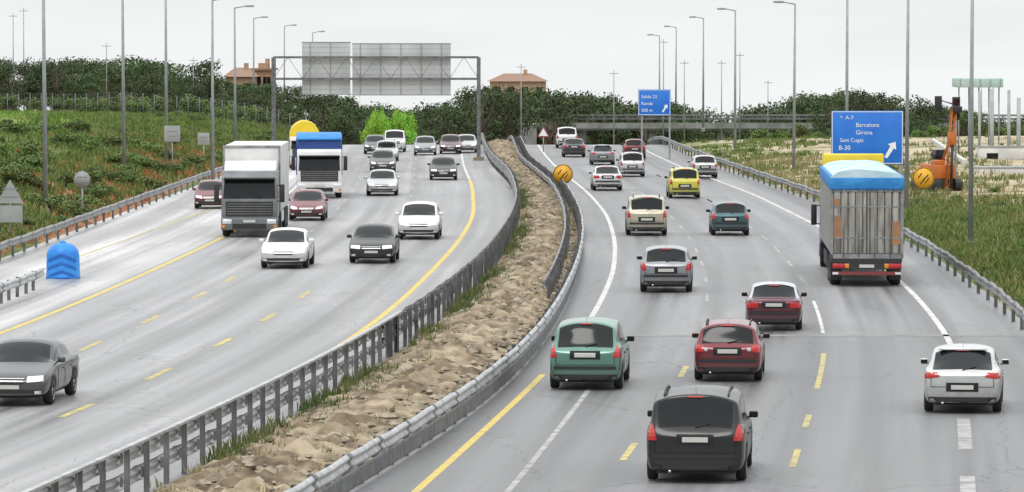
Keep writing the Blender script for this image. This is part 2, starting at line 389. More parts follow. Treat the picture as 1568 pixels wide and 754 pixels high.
def Q(x0,x1,z0,z1): return [(x0,z0),(x1,z0),(x1,z1),(x0,z1)]
TY={}
TY['minivan']=build_car('minivan_body',dict(L=4.7,W=1.96,H=1.76,belt=1.04,hood=1.08,cowl=1.25,rf=.45,rr=-2.05,ty=-2.26,deck=1.04,nose=.80,wf=1.45,wr=-1.45,R=.34,rw=.79,sg=(-2.0,1.0),pill=[(.12,.2),(-1.15,-1.05)],doors=[1.0,.15,-1.1],
    tails=[[(.74,.84),(.93,.84),(.93,1.12),(.82,1.16)]],platez=.86,heads=[[(.5,.66),(.85,.68),(.85,.84),(.5,.8)]],rails=1,bm=1,grille=(-.42,.42,.6,.78)))
TY['mpv']=build_car('mpv_body',dict(L=4.28,W=1.75,H=1.64,belt=.98,hood=1.02,cowl=1.25,rf=.4,rr=-1.6,ty=-2.0,deck=1.0,nose=.75,wf=1.35,wr=-1.4,R=.31,rw=.74,sg=(-1.75,1.05),pill=[(.1,.18),(-.95,-.87)],doors=[.95,.13,-.85],
    tails=[[(.66,.78),(.84,.78),(.84,1.06),(.74,1.06)]],platez=.84,heads=[[(.42,.6),(.76,.62),(.76,.78),(.5,.74)]],bm=1))
TY['estate']=build_car('estate_body',dict(L=4.5,W=1.74,H=1.50,belt=.93,hood=.95,cowl=1.1,rf=.35,rr=-1.85,ty=-2.1,deck=.95,wf=1.35,wr=-1.35,rw=.73,sg=(-1.85,.85),pill=[(.02,.1),(-.98,-.9)],doors=[.85,.05,-.9],
    tails=[[(.60,.76),(.84,.76),(.84,.94),(.60,.92)]],revl=[Q(.5,.59,.79,.87)],platez=.78,heads=[[(.42,.56),(.76,.58),(.76,.7),(.42,.68)]],rails=1))
TY['hatch']=build_car('hatch_body',dict(L=4.15,W=1.76,H=1.47,belt=.92,hood=.94,cowl=1.15,rf=.35,rr=-1.3,ty=-1.93,deck=.98,wf=1.3,wr=-1.28,rw=.71,sg=(-1.35,.95),pill=[(0.02,.1),(-.85,-.78)],doors=[.9,.05,-.78],
    tails=[[(.50,.83),(.84,.78),(.84,.92),(.56,.93)]],platez=.60,strip=0,heads=[[(.42,.55),(.78,.6),(.76,.73),(.48,.66)]],spoiler=1))
TY['hatch_up']=build_car('small_hatch_body',dict(L=3.95,W=1.68,H=1.46,belt=.93,hood=.94,cowl=1.12,rf=.35,rr=-1.5,ty=-1.86,deck=.97,wf=1.25,wr=-1.25,rw=.73,sg=(-1.5,.95),pill=[(0.02,.1),(-.85,-.78)],doors=[.9,.05,-.78],
    tails=[[(.62,.72),(.80,.72),(.80,1.0),(.68,.98)]],platez=.72,heads=[[(.40,.56),(.74,.58),(.74,.70),(.42,.68)]]))
TY['sedan']=build_car('sedan_body',dict(L=4.5,W=1.76,H=1.43,belt=.91,hood=.93,cowl=1.05,rf=.3,rr=-.95,ty=-1.6,deck=.98,wf=1.36,wr=-1.32,rw=.71,sg=(-1.15,.8),pill=[(-.08,0),],doors=[.8,-.04,-.95],
    tails=[[(.50,.74),(.84,.72),(.84,.90),(.50,.90)]],platez=.80,wiper=0,heads=[[(.42,.55),(.79,.58),(.77,.70),(.42,.68)]]))
TY['convertible']=build_car('convertible_body',dict(L=4.3,W=1.74,H=1.42,belt=.91,hood=.92,cowl=.95,rf=.25,rr=-.9,ty=-1.4,deck=.98,wf=1.3,wr=-1.25,rw=.70,sg=(-.95,.75),pill=[(-.12,-.04),],doors=[.75,-.5],
    tails=[[(.48,.72),(.83,.70),(.83,.86),(.48,.88)]],platez=.80,wiper=0,heads=[[(.42,.55),(.78,.58),(.76,.68),(.42,.66)]],top=1))
TY['suv']=build_car('suv_body',dict(L=4.3,W=1.80,H=1.74,belt=1.06,hood=1.08,cowl=1.05,rf=.45,rr=-1.85,ty=-2.04,deck=1.08,nose=.88,wf=1.3,wr=-1.3,R=.36,rw=.80,sg=(-1.85,.9),pill=[(.02,.1),(-.95,-.87)],doors=[.85,.05,-.9],
    tails=[[(.70,.80),(.84,.80),(.84,1.08),(.74,1.08)]],platez=.72,heads=[[(.48,.72),(.78,.72),(.78,.86),(.48,.86)]],rails=1,bm=1,grille=(-.45,.45,.68,.86)))
PN={}
def paint(name,col,metal=.35,rough=.34):
    if name in PN: return PN[name]
    dark=max(col)<.05
    m=noisy('paint_'+name,col,tuple(c*.8 for c in col),1.6,rough,0.0 if dark else metal,lo=.35,hi=.7,coat=.35 if dark else .6)
    nt=m.node_tree; N=nt.nodes; L=nt.links; b=N['Principled BSDF']; src=b.inputs['Base Color'].links[0].from_socket
    if dark: b.inputs['Specular IOR Level'].default_value=.3
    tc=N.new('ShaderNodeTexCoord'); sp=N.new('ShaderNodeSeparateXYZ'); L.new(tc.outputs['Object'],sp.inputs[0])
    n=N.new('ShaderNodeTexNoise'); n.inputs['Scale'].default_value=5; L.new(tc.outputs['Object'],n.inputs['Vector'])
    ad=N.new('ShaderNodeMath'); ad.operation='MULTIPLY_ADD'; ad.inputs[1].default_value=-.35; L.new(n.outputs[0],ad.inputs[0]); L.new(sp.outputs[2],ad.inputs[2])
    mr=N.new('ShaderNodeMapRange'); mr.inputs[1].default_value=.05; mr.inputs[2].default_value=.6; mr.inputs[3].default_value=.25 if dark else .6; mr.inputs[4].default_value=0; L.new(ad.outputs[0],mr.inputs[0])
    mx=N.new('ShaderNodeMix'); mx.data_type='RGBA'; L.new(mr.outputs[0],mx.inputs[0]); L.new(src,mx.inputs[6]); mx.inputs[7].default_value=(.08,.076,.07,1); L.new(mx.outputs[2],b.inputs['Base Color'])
    PN[name]=m; return m
SK=mat('folding_roof_fabric',(.50,.52,.54),.6)
def car(kind,name,px,py,pn,col,left=False,yaw=0,sc=1.0,metal=.35):
    X,Y=P(px,py)
    ref=R0 if left else L0
    a=-math.atan(slope(ref,Y+2))+math.radians(yaw)
    me=TY[kind]; o=bpy.data.objects.new(name,me); scene.collection.objects.link(o)
    d=1.55*sc
    o.location=(X-math.sin(a)*d, Y+d*math.cos(a), .008+crest(Y+d)); o.scale=(sc,)*3
    o.rotation_euler=(0,0,a+(math.pi if left else 0))
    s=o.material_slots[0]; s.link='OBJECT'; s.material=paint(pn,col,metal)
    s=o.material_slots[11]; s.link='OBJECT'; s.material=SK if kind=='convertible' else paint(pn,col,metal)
    return o
car('minivan','black_minivan',1067,736,'black',(.016,.017,.019),sc=1.0)
car('mpv','green_mpv_car',898,596,'green',(.11,.25,.20),sc=1.04)
car('estate','red_estate_car',1115,583,'red',(.17,.014,.022),sc=1.0)
car('hatch','silver_hatchback_car',1474,632,'silver',(.55,.56,.56),yaw=-2,sc=1.03)
car('convertible','maroon_convertible_car',1185,506,'maroon',(.10,.010,.028),sc=.98)
car('hatch_up','grey_hatchback_car',1020,448,'grey',(.27,.28,.30),sc=1.08)
car('suv','beige_offroad_car',990,361,'beige',(.46,.42,.32),sc=1.03)
car('hatch_up','teal_hatchback_car',1118,361,'teal',(.035,.11,.13),sc=1.03)
car('suv','yellow_compact_car',1048,304,'yellow',(.58,.54,.06),metal=0,sc=.98)
car('sedan','white_sedan_car',930,292,'white',(.70,.70,.70),metal=0)
car('suv','silver_offroad_car',968,271,'silver',(.62,.63,.63),sc=.92)
car('hatch','grey_hatchback_car',923,253,'grey',(.27,.28,.30),sc=.98)
car('sedan','dark_grey_sedan_car',879,241,'dkgrey',(.06,.064,.07))
car('hatch_up','silver_hatchback_car',1079,273,'silver',(.6,.6,.6),sc=1.0)
car('hatch_up','dark_red_hatchback_car',972,243,'red',(.7,.7,.7))
car('suv','white_offroad_car',868,227,'white',(.7,.7,.7),metal=0)
# oncoming
car('sedan','dark_grey_sedan_car',22,620,'dkgrey',(.085,.09,.10),left=True,sc=1.04)
car('sedan','white_sedan_car',436,411,'white',(.74,.74,.74),left=True,metal=0,sc=1.04)
car('sedan','black_sedan_car',570,403,'black',(.016,.017,.019),left=True,sc=1.03)
car('hatch_up','white_hatchback_car',641,367,'white',(.74,.74,.74),left=True,metal=0,sc=1.1)
car('hatch','dark_red_hatchback_car',470,338,'red',(.20,.016,.022),left=True)
car('hatch_up','red_hatchback_car',322,320,'red',(.3,.02,.05),left=True)
car('sedan','silver_sedan_car',585,300,'silver',(.6,.6,.6),left=True,sc=1.02)
car('sedan','black_sedan_car',679,276,'black',(.02,.02,.02),left=True)
car('hatch','dark_grey_hatchback_car',586,264,'dkgrey',(.2,.2,.2),left=True)
car('estate','silver_estate_car',592,247,'silver',(.7,.7,.7),left=True)
for i,(x,y,k,pn) in enumerate([(651,238,'hatch','grey'),(690,236,'estate','maroon'),(714,234,'sedan','silver'),(604,233,'suv','white'),(574,236,'hatch','dkgrey')]):
    car(k,{'dkgrey':'dark_grey'}.get(pn,pn)+'_'+{'hatch':'hatchback','estate':'estate','sedan':'sedan','suv':'offroad'}[k]+'_car',x,y,pn,(.5,.5,.5),left=True)

# ---------------- trucks ---------------------
mBox=noisy('white_truck_panel',(.72,.72,.71),(.52,.52,.51),.8,.45,lo=.35,hi=.7)
mCabD=noisy('silver_cab_paint',(.20,.21,.22),(.13,.14,.15),1,.35,.3)
mBlueT=noisy('blue_tarpaulin',(.015,.18,.50),(.03,.25,.60),2,.6,bump=.4,bscale=4)
mBlueP=mat('blue_cab_paint',(.02,.07,.30),.35,.1,coat=.5)
mLBlue=noisy('pale_blue_tarpaulin',(.36,.56,.68),(.55,.67,.72),1.2,.6,bump=.5,bscale=3)
mRib=noisy('weathered_aluminium',(.40,.39,.36),(.20,.185,.165),1.8,.5,.3,stretch=(3,3,.5),lo=.35,hi=.65)
mRib2=noisy('dull_aluminium',(.17,.165,.155),(.10,.095,.085),1.8,.6,.2,stretch=(3,3,.5),lo=.35,hi=.65)
mRust=noisy('rusty_panel',(.40,.17,.07),(.22,.15,.11),3,.7,lo=.35,hi=.65)
mChas=mat('truck_chassis',(.03,.03,.032),.7)
mYel=noisy('yellow_cover',(.75,.58,.03),(.7,.50,.02),2,.5)
mDRed=mat('dark_red_beam',(.20,.04,.04),.6)
TM=[mBox,M['glass'],M['black'],M['tail'],M['head'],M['plate'],M['tyre'],M['rim'],M['chrome'],M['amber'],mChas,mCabD,mBlueT,mLBlue,mRib,mRust,mBlueP,mYel,mDRed,M['steelM'],mRib2]
def cab(b,y0,pm,top=3.0,glassz=(1.75,2.55),defl=None,w=1.24,grm=2,dm=None,bump=None):
    b.prism([(y0-2.2,.95),(y0-.35,.55),(y0,.6),(y0+.03,1.1),(y0-.02,1.6),(y0-.28,2.62),(y0-.55,top-.05),(y0-.9,top),(y0-2.2,top)],-w,w,pm,.06)
    def wf(z,o): return y0-.02-(z-1.6)*(.26/1.02)+o
    z0,z1=glassz
    vs=[(-w+.08,wf(z0,.02),z0),(w-.08,wf(z0,.02),z0),(w-.14,wf(z1,.02),z1),(-w+.14,wf(z1,.02),z1)]
    vs+=[(x,y-.06,z) for x,y,z in vs]
    b.add(vs,[[0,1,2,3],[0,4,5,1],[1,5,6,2],[2,6,7,3],[3,7,4,0]],1)
    for sx in(-.5,.45): b.tube((sx,wf(z0,.05),z0+.02),(sx+.5,wf(z0+.3,.05),z0+.3),.015,.012,2,5)
    b.box(-w+.2,w-.2,y0+.0,y0+.055,.95,1.58,grm)
    for k in range(5): b.box(-w+.25,w-.25,y0+.055,y0+.07,1.03+k*.11,1.05+k*.11,19)
    b.box(-w-.01,w+.01,y0-.3,y0+.10,.32,.88,bump if bump is not None else pm,.05)
    b.box(-.75,.75,y0+.10,y0+.112,.38,.60,2); b.box(-.27,.27,y0+.112,y0+.125,.66,.78,5)
    for s in(1,-1):
        b.box(s*.78,s*(w-.05),y0+.08,y0+.12,.60,.80,4,.015); b.box(s*(w-.16),s*(w-.03),y0+.08,y0+.125,.42,.55,9,.01)
        b.box(s*(w-.01),s*(w+.006),y0-1.35,y0-.45,1.7,2.45,1)
        b.box(s*(w+.1),s*(w+.32),y0-.12,y0-.02,1.55,2.35,2,.03); b.tube((s*w,y0-.2,2.3),(s*(w+.2),y0-.08,2.3),.02,.02,2,6); b.tube((s*w,y0-.2,1.6),(s*(w+.2),y0-.08,1.6),.02,.02,2,6)
        b.wheel(s*(w-.16),y0-1.3,.5,.32,s)
        b.box(s*(w-.3),s*(w+.01),y0-2.0,y0-1.82,.5,1.0,2)
    b.prism([(y0-.15,top-.42),(y0+.22,top-.36),(y0+.22,top-.33),(y0-.3,top-.30)],-w+.1,w-.1,2)
    if defl:
        b.prism([(y0-.75,top-.03),(y0-1.2,defl-.15),(y0-1.5,defl),(y0-2.15,defl),(y0-2.15,top-.03)],-w+.08,w-.08,dm if dm is not None else pm,.05)
    b.box(-.9,.9,y0-2.9,y0-.3,.55,.95,10)
def place(o,px,py,left,d=0,yaw=0,sc=1):
    X,Y=P(px,py); ref=R0 if left else L0; a=-math.atan(slope(ref,Y+4))+math.radians(yaw)
    o.location=(X,Y,.008+crest(Y)); o.rotation_euler=(0,0,a+(math.pi if left else 0)); o.scale=(sc,)*3
b=B(); cab(b,1.35,11,2.95,(1.72,2.62),3.35,grm=2,dm=0,bump=11)
b.box(-1.27,1.27,-11.5,-1.05,1.05,4.0,0,.03)
for k in range(11): b.box(-1.275,1.275,-1.9-k*.95,-1.86-k*.95,1.1,3.97,19)
b.box(-1.29,1.29,-1.12,-1.03,3.9,4.02,19); b.box(-1.29,-1.2,-1.12,-1.03,1.05,3.9,19); b.box(1.2,1.29,-1.12,-1.03,1.05,3.9,19)
b.box(-.5,.5,-11.3,-.8,.75,1.06,10)
for s in(1,-1):
    for yy in(-3.0,-8.3,-9.6,-10.9): b.wheel(s*1.08,yy,.5,.34,s)
    b.box(s*1.15,s*1.2,-7.4,-4.2,.45,.95,0)
o=b.make('white_box_lorry',TM); place(o,384,362,True,yaw=1.5)
b=B(); cab(b,1.35,0,2.7,(1.55,2.38),None,grm=2)
b.prism([(-7.5,1.1),(-1.0,1.1),(-.75,3.15),(-1.4,3.3),(-7.7,3.3),(-7.9,1.3)],-1.25,1.25,16,.04)
b.prism([(-1.2,3.29),(-.5,3.18),(-.45,3.3),(-1.4,3.52),(-7.7,3.52),(-7.75,3.29)],-1.28,1.28,12,.05)
for k in range(7): b.box(-1.30,1.30,-2.0-k*.85,-1.9-k*.85,1.2,3.2,16)
b.box(-1.1,1.1,-.85,-.76,2.72,3.12,16)
b.box(-.5,.5,-7.5,-.8,.65,1.1,10)
for s in(1,-1):
    for yy in(-4.8,-6.1): b.wheel(s*1.08,yy,.5,.36,s)
o=b.make('blue_tipper_lorry',TM); place(o,489,303,True,yaw=2)
b=B(); cab(b,1.35,0,2.6,(1.6,2.3),None)
pr=[(-1.25,1.0)]+[(1.25*math.cos(math.pi-t),2.6+1.25*math.sin(t)) for t in np.linspace(0,math.pi,13)]+[(1.25,1.0)]
vs=[(x,-1,z) for x,z in pr]+[(x,-8,z) for x,z in pr]; n=len(pr)
b.add(vs,[[i,(i+1)%n,n+(i+1)%n,n+i] for i in range(n)]+[list(range(n)),list(range(n,2*n))],17)
b.box(-.5,.5,-7.5,-.8,.65,.99,10)
for s in(1,-1):
    for yy in(-5.0,-6.3): b.wheel(s*1.08,yy,.5,.36,s)
o=b.make('yellow_covered_lorry',TM); place(o,467,258,True,yaw=2,sc=.84)
# trailer lorry from behind
b=B()
b.box(-1.25,1.25,0,13.2,1.15,3.5,20)
for s in(1,-1):
    b.box(s*1.18,s*1.285,-.06,.10,1.0,3.62,19)
    for k in range(13): b.box(s*1.252,s*1.275,.3+k*1.0,1.2+k*1.0,1.2,3.45,14)
b.box(-1.285,1.285,-.06,.10,1.0,1.16,19); b.box(-1.18,1.18,-.05,.08,3.35,3.5,19)
for k in range(9):
    x=-1.15+k*.256; b.box(x,x+.215,-.035,-.002,1.18,3.34,14,.01)
for x in(-.82,-.28,.28,.82): b.tube((x,-.07,1.05),(x,-.07,3.45),.018,.018,19,6)
for zz in(1.7,2.8): b.box(-1.16,1.16,-.045,-.037,zz,zz+.05,19)
b.box(-1.17,-.88,-.042,-.036,1.70,2.5,15); b.box(.88,1.17,-.042,-.036,1.5,2.3,15); b.box(-1.17,-.95,-.042,-.036,2.86,3.1,15)
b.box(-.02,.02,-.05,-.03,1.17,3.35,2)
b.prism([(-.10,3.42),(13.3,3.46),(13.3,3.92),(.25,3.92),(-.10,3.86)],-1.31,1.31,12,.05)
for k in range(9): x=-1.2+k*.3; b.tube((x,-.105,3.47),(x,-.08,3.30),.01,.01,2,4)
vs=[];fs=[]
for i in range(29):
    for j in range(11):
        x=-1.29+2.58*j/10; y=-.08+13.3*i/28; vs.append((x,y,3.90+.24*math.cos(x/1.29*math.pi/2)**.6*1.0+.035*math.sin(i*2.1+j*.7)-.05*(i%4==2)) if 0<j<10 else (x,y,3.86))
for i in range(28):
    for j in range(10): fs.append([i*11+j,i*11+j+1,(i+1)*11+j+1,(i+1)*11+j])
b.add(vs,fs,13,True); o_=[vs[j] for j in range(11)]; b.add(o_+[(1.29,-.08,3.84),(-1.29,-.08,3.84)],[[i for i in range(13)]],13)
b.box(-.6,.6,.2,12.5,.85,1.15,10); b.box(-1.24,1.24,-.05,.06,.86,1.02,10)
b.box(-1.2,1.2,-.02,.08,.42,.54,18); b.box(-1.2,-1.0,-.03,-.02,.44,.52,0); b.box(1.0,1.2,-.03,-.02,.44,.52,0)
b.box(-1.22,1.22,-.04,.05,.62,.86,10)
for s in(1,-1):
    b.box(s*.78,s*1.2,-.07,-.04,.66,.82,3,.01); b.box(s*.62,s*.77,-.07,-.04,.66,.82,9,.01); b.box(s*.55,s*.6,.0,.06,.45,.7,10)
    for yy in(1.6,2.95,4.3): b.wheel(s*1.06,yy,.5,.36,s); b.box(s*.85,s*1.24,yy-.62,yy-.6,.2,.85,2)
    b.box(s*1.2,s*1.25,5.5,9.5,.45,.95,10)
b.box(-.26,.26,-.05,-.04,.68,.79,5); 
nb=B(); cab(nb,0,16,3.0,(1.75,2.6),4.35,dm=17)
off=16.2
o0=len(b.v); b.v+=[(x,y+off,z) for x,y,z in nb.v]; b.f+=[[i+o0 for i in f] for f in nb.f]; b.m+=nb.m; b.s+=nb.s
o=b.make('tarpaulin_trailer_lorry',TM); place(o,1327,440,False,yaw=0,sc=1.0)

# ---------------- ground -------------------
xs=list(np.arange(-70,70.1,1.25)); 
g=1.25; x=70
while x<3500: g*=1.22; x+=g; xs.append(x); xs.insert(0,-x)
ys=list(np.arange(30,640,2.5)); g=2.5; y=ys[-1]
while y<7500: g*=1.2; y+=g; ys.append(y)
g=2.5; y=30
while y>-1500: g*=1.4; y-=g; ys.insert(0,y)
V=[];Z=[]
def zone(x,y):
    r=gk=bk=0.0
    yy=min(max(y,0),700)
    eR=x-RR(yy); eL=LR(yy)-x; inm=mL(yy)-1<x<mR(yy)+1
    if inm: r=.8
    if eR>0:
        if y>222: r=.50
        if y>250 and eR>8: r=.58
        if y<222 and eR<1.0: r=.45
        if y>400: r=0
    if eL>0 and eL<5.5 and y<335: gk=.55 if y>215 else .35
    if eL>0 and eL<1.2: gk=.62
    if eL>3 and y>200 : 
        zz=T(x,y)
        if zz>2.9 and y<430: bk=.62
    return (r,gk,bk,1)
for yv in ys:
    for xv in xs:
        yy=min(max(yv,0),700)
        on=LR(yy)-.5<xv<RR(yy)+.5
        V.append((xv,yv,T(xv,yv)-(.05 if on or yv>700 else 0))); Z.append(zone(xv,yv))
nx=len(xs); FA=[[j*nx+i,j*nx+i+1,(j+1)*nx+i+1,(j+1)*nx+i] for j in range(len(ys)-1) for i in range(nx-1)]
g=obj('ground',V,FA,[M['ground']],smooth=True)
ca=g.data.color_attributes.new('zone','FLOAT_COLOR','POINT'); ca.data.foreach_set('color',np.array(Z,dtype=np.float32).ravel())

def sheet(name,fl,fr,y0,y1,z,mats,cols=4,step=2.5,ref=None,parent=None,zf=None):
    n=max(2,int((y1-y0)/step)+1); V=[];UV=[]
    for j in range(n):
        y=y0+(y1-y0)*j/(n-1); a,b_=fl(y),fr(y)
        for i in range(cols+1):
            x=a+(b_-a)*i/cols; V.append((x,y,crest(y)+z+(zf(i/cols,x,y) if zf else 0))); UV.append((x-(ref(y) if ref else 0),y))
    F_=[[j*(cols+1)+i,j*(cols+1)+i+1,(j+1)*(cols+1)+i+1,(j+1)*(cols+1)+i] for j in range(n-1) for i in range(cols)]
    o=obj(name,V,F_,mats,smooth=True,parent=parent)
    uvl=o.data.uv_layers.new(name='UVMap'); 
    idx=np.zeros(len(o.data.loops),dtype=np.int32); o.data.loops.foreach_get('vertex_index',idx)
    uvl.data.foreach_set('uv',np.array(UV,dtype=np.float32)[idx].ravel())
    return o
sheet('left_carriageway_road',lambda y:R0(y)-10.9,lambda y:mL(y)+.25,20,640,0,[M['asL']],cols=8,ref=R0)
sheet('exit_ramp_road',lambda y:LR(y)-.3,lambda y:R0(y)-10.9,20,640,.0,[M['asG']],cols=4,ref=R0)
sheet('right_carriageway_road',lambda y:mR(y)-.25,lambda y:RR(y)+.3,20,134,0,[M['asR2']],cols=8,ref=L0)
sheet('right_carriageway_road',lambda y:mR(y)-.25,lambda y:RR(y)+.3,134,640,0,[M['asR']],cols=8,ref=L0)
sheet('road_surface_joint',lambda y:mR(y)+.2,lambda y:RR(y),133.5,134.3,.004,[M['joint']],cols=8,step=.4)
def mz(u,x,y):
    return (.30*math.sin(math.pi*u)**.7)+ (.10*nz(x*9,y*5)+.10*math.sin(y*4.2+x*2)+random.uniform(-.10,.10))*math.sin(math.pi*u)
sheet('median_soil',lambda y:mL(y)+.1,lambda y:mR(y)-.1,20,640,.0,[M['soil']],cols=18,step=.35,zf=mz)

def stripe(name,f,w,ranges,m,z=.004):
    V=[];Fc=[]
    for y0,y1 in ranges:
        n=max(2,int((y1-y0)/2.5)+1); o=len(V)
        for j in range(n):
            y=y0+(y1-y0)*j/(n-1); x=f(y); V+=[(x-w/2,y,crest(y)+z),(x+w/2,y,crest(y)+z)]
        Fc+=[[o+2*j,o+2*j+1,o+2*j+3,o+2*j+2] for j in range(n-1)]
    return obj(name,V,Fc,[M[m]])
dash=lambda a,b,p=12.0,l=4.5,o=0:[(y,y+l) for y in np.arange(a+o,b,p)]
lane=lambda k:(lambda y:L0(y)+(RE(y)-L0(y))*k)
def py2Y(y): return P(784,y)[1]
stripe('yellow_edge_line',L0,.17,[(30,118)],'yel')
stripe('white_edge_line',L0,.18,[(136,420)],'wht')
stripe('white_edge_line',RE,.18,[(127,420)],'wht')
stripe('white_dashed_edge_line',RE,.30,dash(60,112,14,8,8),'wht2')
stripe('yellow_lane_dashes',lane(1/3),.15,[(93.5,97.5),(117,121)],'yel2')
stripe('yellow_lane_dashes',lane(2/3),.14,[(92,96),(101.5,105),(113,126)],'yel2')
stripe('white_lane_dashes',lane(2/3),.11,[(135,152)],'wht')
stripe('white_lane_dashes',lane(2/3),.11,dash(158,300,12,5,6),'wht2')
stripe('white_lane_line',lane(2/3),.10,[(230,420)],'wht2')
stripe('white_lane_dashes',lane(1/3),.11,dash(146,420,12,4,6),'wht2')
stripe('old_white_lane_line',lambda y:lane(1/3)(y)-1.75-(y-87)*.012,.13,[(60,114)],'wht2')
stripe('yellow_edge_line',R0,.2,[(30,290)],'yel')
stripe('yellow_edge_line',lambda y:R0(y)-10.6,.2,[(30,235)],'yel')
stripe('white_edge_line',R0,.16,[(290,420)],'wht'); stripe('white_edge_line',lambda y:R0(y)-10.6,.16,[(240,420)],'wht')
stripe('yellow_ramp_line',lambda y:-17.4+(y-186)*.034,.13,[(150,262)],'yel2')
stripe('yellow_lane_dashes',lambda y:R0(y)-3.5,.19,[(py2Y(v)-1.8,py2Y(v)+2.2) for v in(700,630,574,525,487,452)],'yel2')
stripe('yellow_lane_dashes',lambda y:R0(y)-7.05,.19,[(py2Y(v)-1.8,py2Y(v)+2.2) for v in(692,632,577,531,490,453,428)],'yel2')
stripe('white_lane_dashes',lambda y:R0(y)-3.5,.14,dash(172,420,14,5),'wht2')
stripe('white_lane_dashes',lambda y:R0(y)-7.05,.14,dash(180,420,14,5),'wht2')

# ---------------- barriers --------------------
WB=[(0,-.155),(.03,-.15),(.075,-.10),(.08,-.07),(.03,-.02),(.03,.02),(.08,.07),(.075,.10),(.03,.15),(0,.155)]
def guardrail(name,f,y0,y1,side,beams=(.60,),post=2.0,mm='steel',top=False,ph=None,zfun=None,pm='steelD',skirt=False):
    b=B(); n=int((y1-y0)/1.0)+1; zt=zfun or (lambda x,y:crest(y))
    for zc in beams:
        V=[];
        for j in range(n):
            y=y0+(y1-y0)*j/(n-1); x=f(y)
            wob=.018*math.sin(y*1.7)+.016*math.sin(y*.53+zc*9)
            for o,z in WB: V.append((x+side*(.10+o)+wob*.6,y,zt(x,y)+zc+z+wob))
        m=len(WB); b.add(V,[[j*m+i,j*m+i+1,(j+1)*m+i+1,(j+1)*m+i] for j in range(n-1) for i in range(m-1)],0,True)
        V2=[(x-side*.004,y,z) for x,y,z in V]; b.add(V2,[[j*m+i,(j+1)*m+i,(j+1)*m+i+1,j*m+i+1] for j in range(n-1) for i in range(m-1)],0,True)
        for y in np.arange(y0+2,y1-1,4.0):
            V=[]
            for yy in(y-.16,y+.16):
                xx=f(yy); wob=.018*math.sin(yy*1.7)+.016*math.sin(yy*.53+zc*9)
                for o,z in WB: V.append((xx+side*(.106+o)+wob*.6,yy,zt(xx,yy)+zc+z*1.03+wob))
            b.add(V,[[i,i+1,m+i+1,m+i] for i in range(m-1)],1)
    if skirt:
        V=[]
        for j in range(n):
            y=y0+(y1-y0)*j/(n-1); x=f(y)
            for o,z in((.09,.06),(.12,.10),(.12,.38),(.09,.42)): V.append((x+side*o,y,zt(x,y)+z))
        b.add(V,[[j*4+i,j*4+i+1,(j+1)*4+i+1,(j+1)*4+i] for j in range(n-1) for i in range(3)],2)
    hh=ph or max(beams)+.13
    for y in np.arange(y0+.5,y1,post):
        x=f(y); z0=zt(x,y); tl=random.uniform(-.03,.03)
        b.box(x-.05+tl,x+.05+tl,y-.006,y+.006,z0-.2,z0+hh,1)
        b.box(x-.055+tl,x-.045+tl,y-.04,y+.04,z0-.2,z0+hh,1); b.box(x+.045+tl,x+.055+tl,y-.04,y+.04,z0-.2,z0+hh,1)
        for zc in beams: b.box(min(x+side*.055,x+side*.105),max(x+side*.055,x+side*.105),y-.08,y+.08,z0+zc-.10,z0+zc+.10,1)
    if top:
        V=[]
        for j in range(n):
            y=y0+(y1-y0)*j/(n-1); x=f(y); zz=zt(x,y)+hh
            for o,z in[(-.06,0),(-.06,.05),(.06,.05),(.06,0)]: V.append((x+o,y,zz+z))
        b.add(V,[[j*4+i,j*4+(i+1)%4,(j+1)*4+(i+1)%4,(j+1)*4+i] for j in range(n-1) for i in range(4)],0)
    return b.make(name,[M[mm],M[pm],M['steelD']])
guardrail('tall_median_guard_rail',lambda y:mL(y)+.05,40,128,-1,(.42,.86),2.0,'steel',top=True,ph=1.02,pm='steelM')
guardrail('median_guard_rail',lambda y:mL(y)+.12,124,420,-1,(.55,.88),2.0,'steelM')
guardrail('median_guard_rail',lambda y:mR(y)-.05,40,420,1,(.62,),2.0,'steel',skirt=True)
guardrail('median_guard_rail',lambda y:mR(y)-.55,150,420,-1,(.66,),2.0,'steelM')
guardrail('verge_guard_rail',lambda y:LR(y),60,420,1,(.60,),4.0,'steelM')
guardrail('verge_guard_rail',lambda y:RR(y),60,420,-1,(.60,),4.0,'steelM')
guardrail('gore_guard_rail',lambda y:-16.5-(162-y)*.03,100,160,1,(.55,),2.0,'steel')

# ---------------- vegetation -----------------
def blades(name,pts,m,hmin,hmax,n=6,w=.035,sp=.18):
    V=[];Fc=[]
    for x,y,z in pts:
        for k in range(n):
            a=random.uniform(0,6.28); r=random.uniform(0,sp); h=random.uniform(hmin,hmax); bx=x+r*math.cos(a); by=y+r*math.sin(a)
            t=random.uniform(0,6.28); lx=random.uniform(-.5,.5)*h; ly=random.uniform(-.5,.5)*h
            o=len(V); dx=w*math.cos(t); dy=w*math.sin(t)
            V+=[(bx-dx,by-dy,z-.03),(bx+dx,by+dy,z-.03),(bx+dx*.7+lx*.4,by+dy*.7+ly*.4,z+h*.6),(bx-dx*.7+lx*.4,by-dy*.7+ly*.4,z+h*.6),(bx+lx,by+ly,z+h)]
            Fc+=[[o,o+1,o+2,o+3],[o+3,o+2,o+4]]
    return obj(name,V,Fc,[M[m]])
def scat(n,fy,fx,cond=None):
    r=[]
    for _ in range(n):
        y=fy(); x=fx(y); z=T(x,y)
        if cond is None or cond(x,y,z): r.append((x,y,z))
    return r
U=random.uniform
blades('verge_grass',scat(9000,lambda:U(160,420),lambda y:LR(y)-1-abs(random.gauss(0,9)),lambda x,y,z:z<3.3),'grass',.12,.5,6,.04,.35)
blades('fresh_verge_grass',scat(8000,lambda:U(170,430),lambda y:LR(y)-4-abs(random.gauss(6,11)),lambda x,y,z:(z>2.6 or y>330) and nz(x*.8,y*.5)>-.45),'grassB',.08,.28,6,.04,.4)
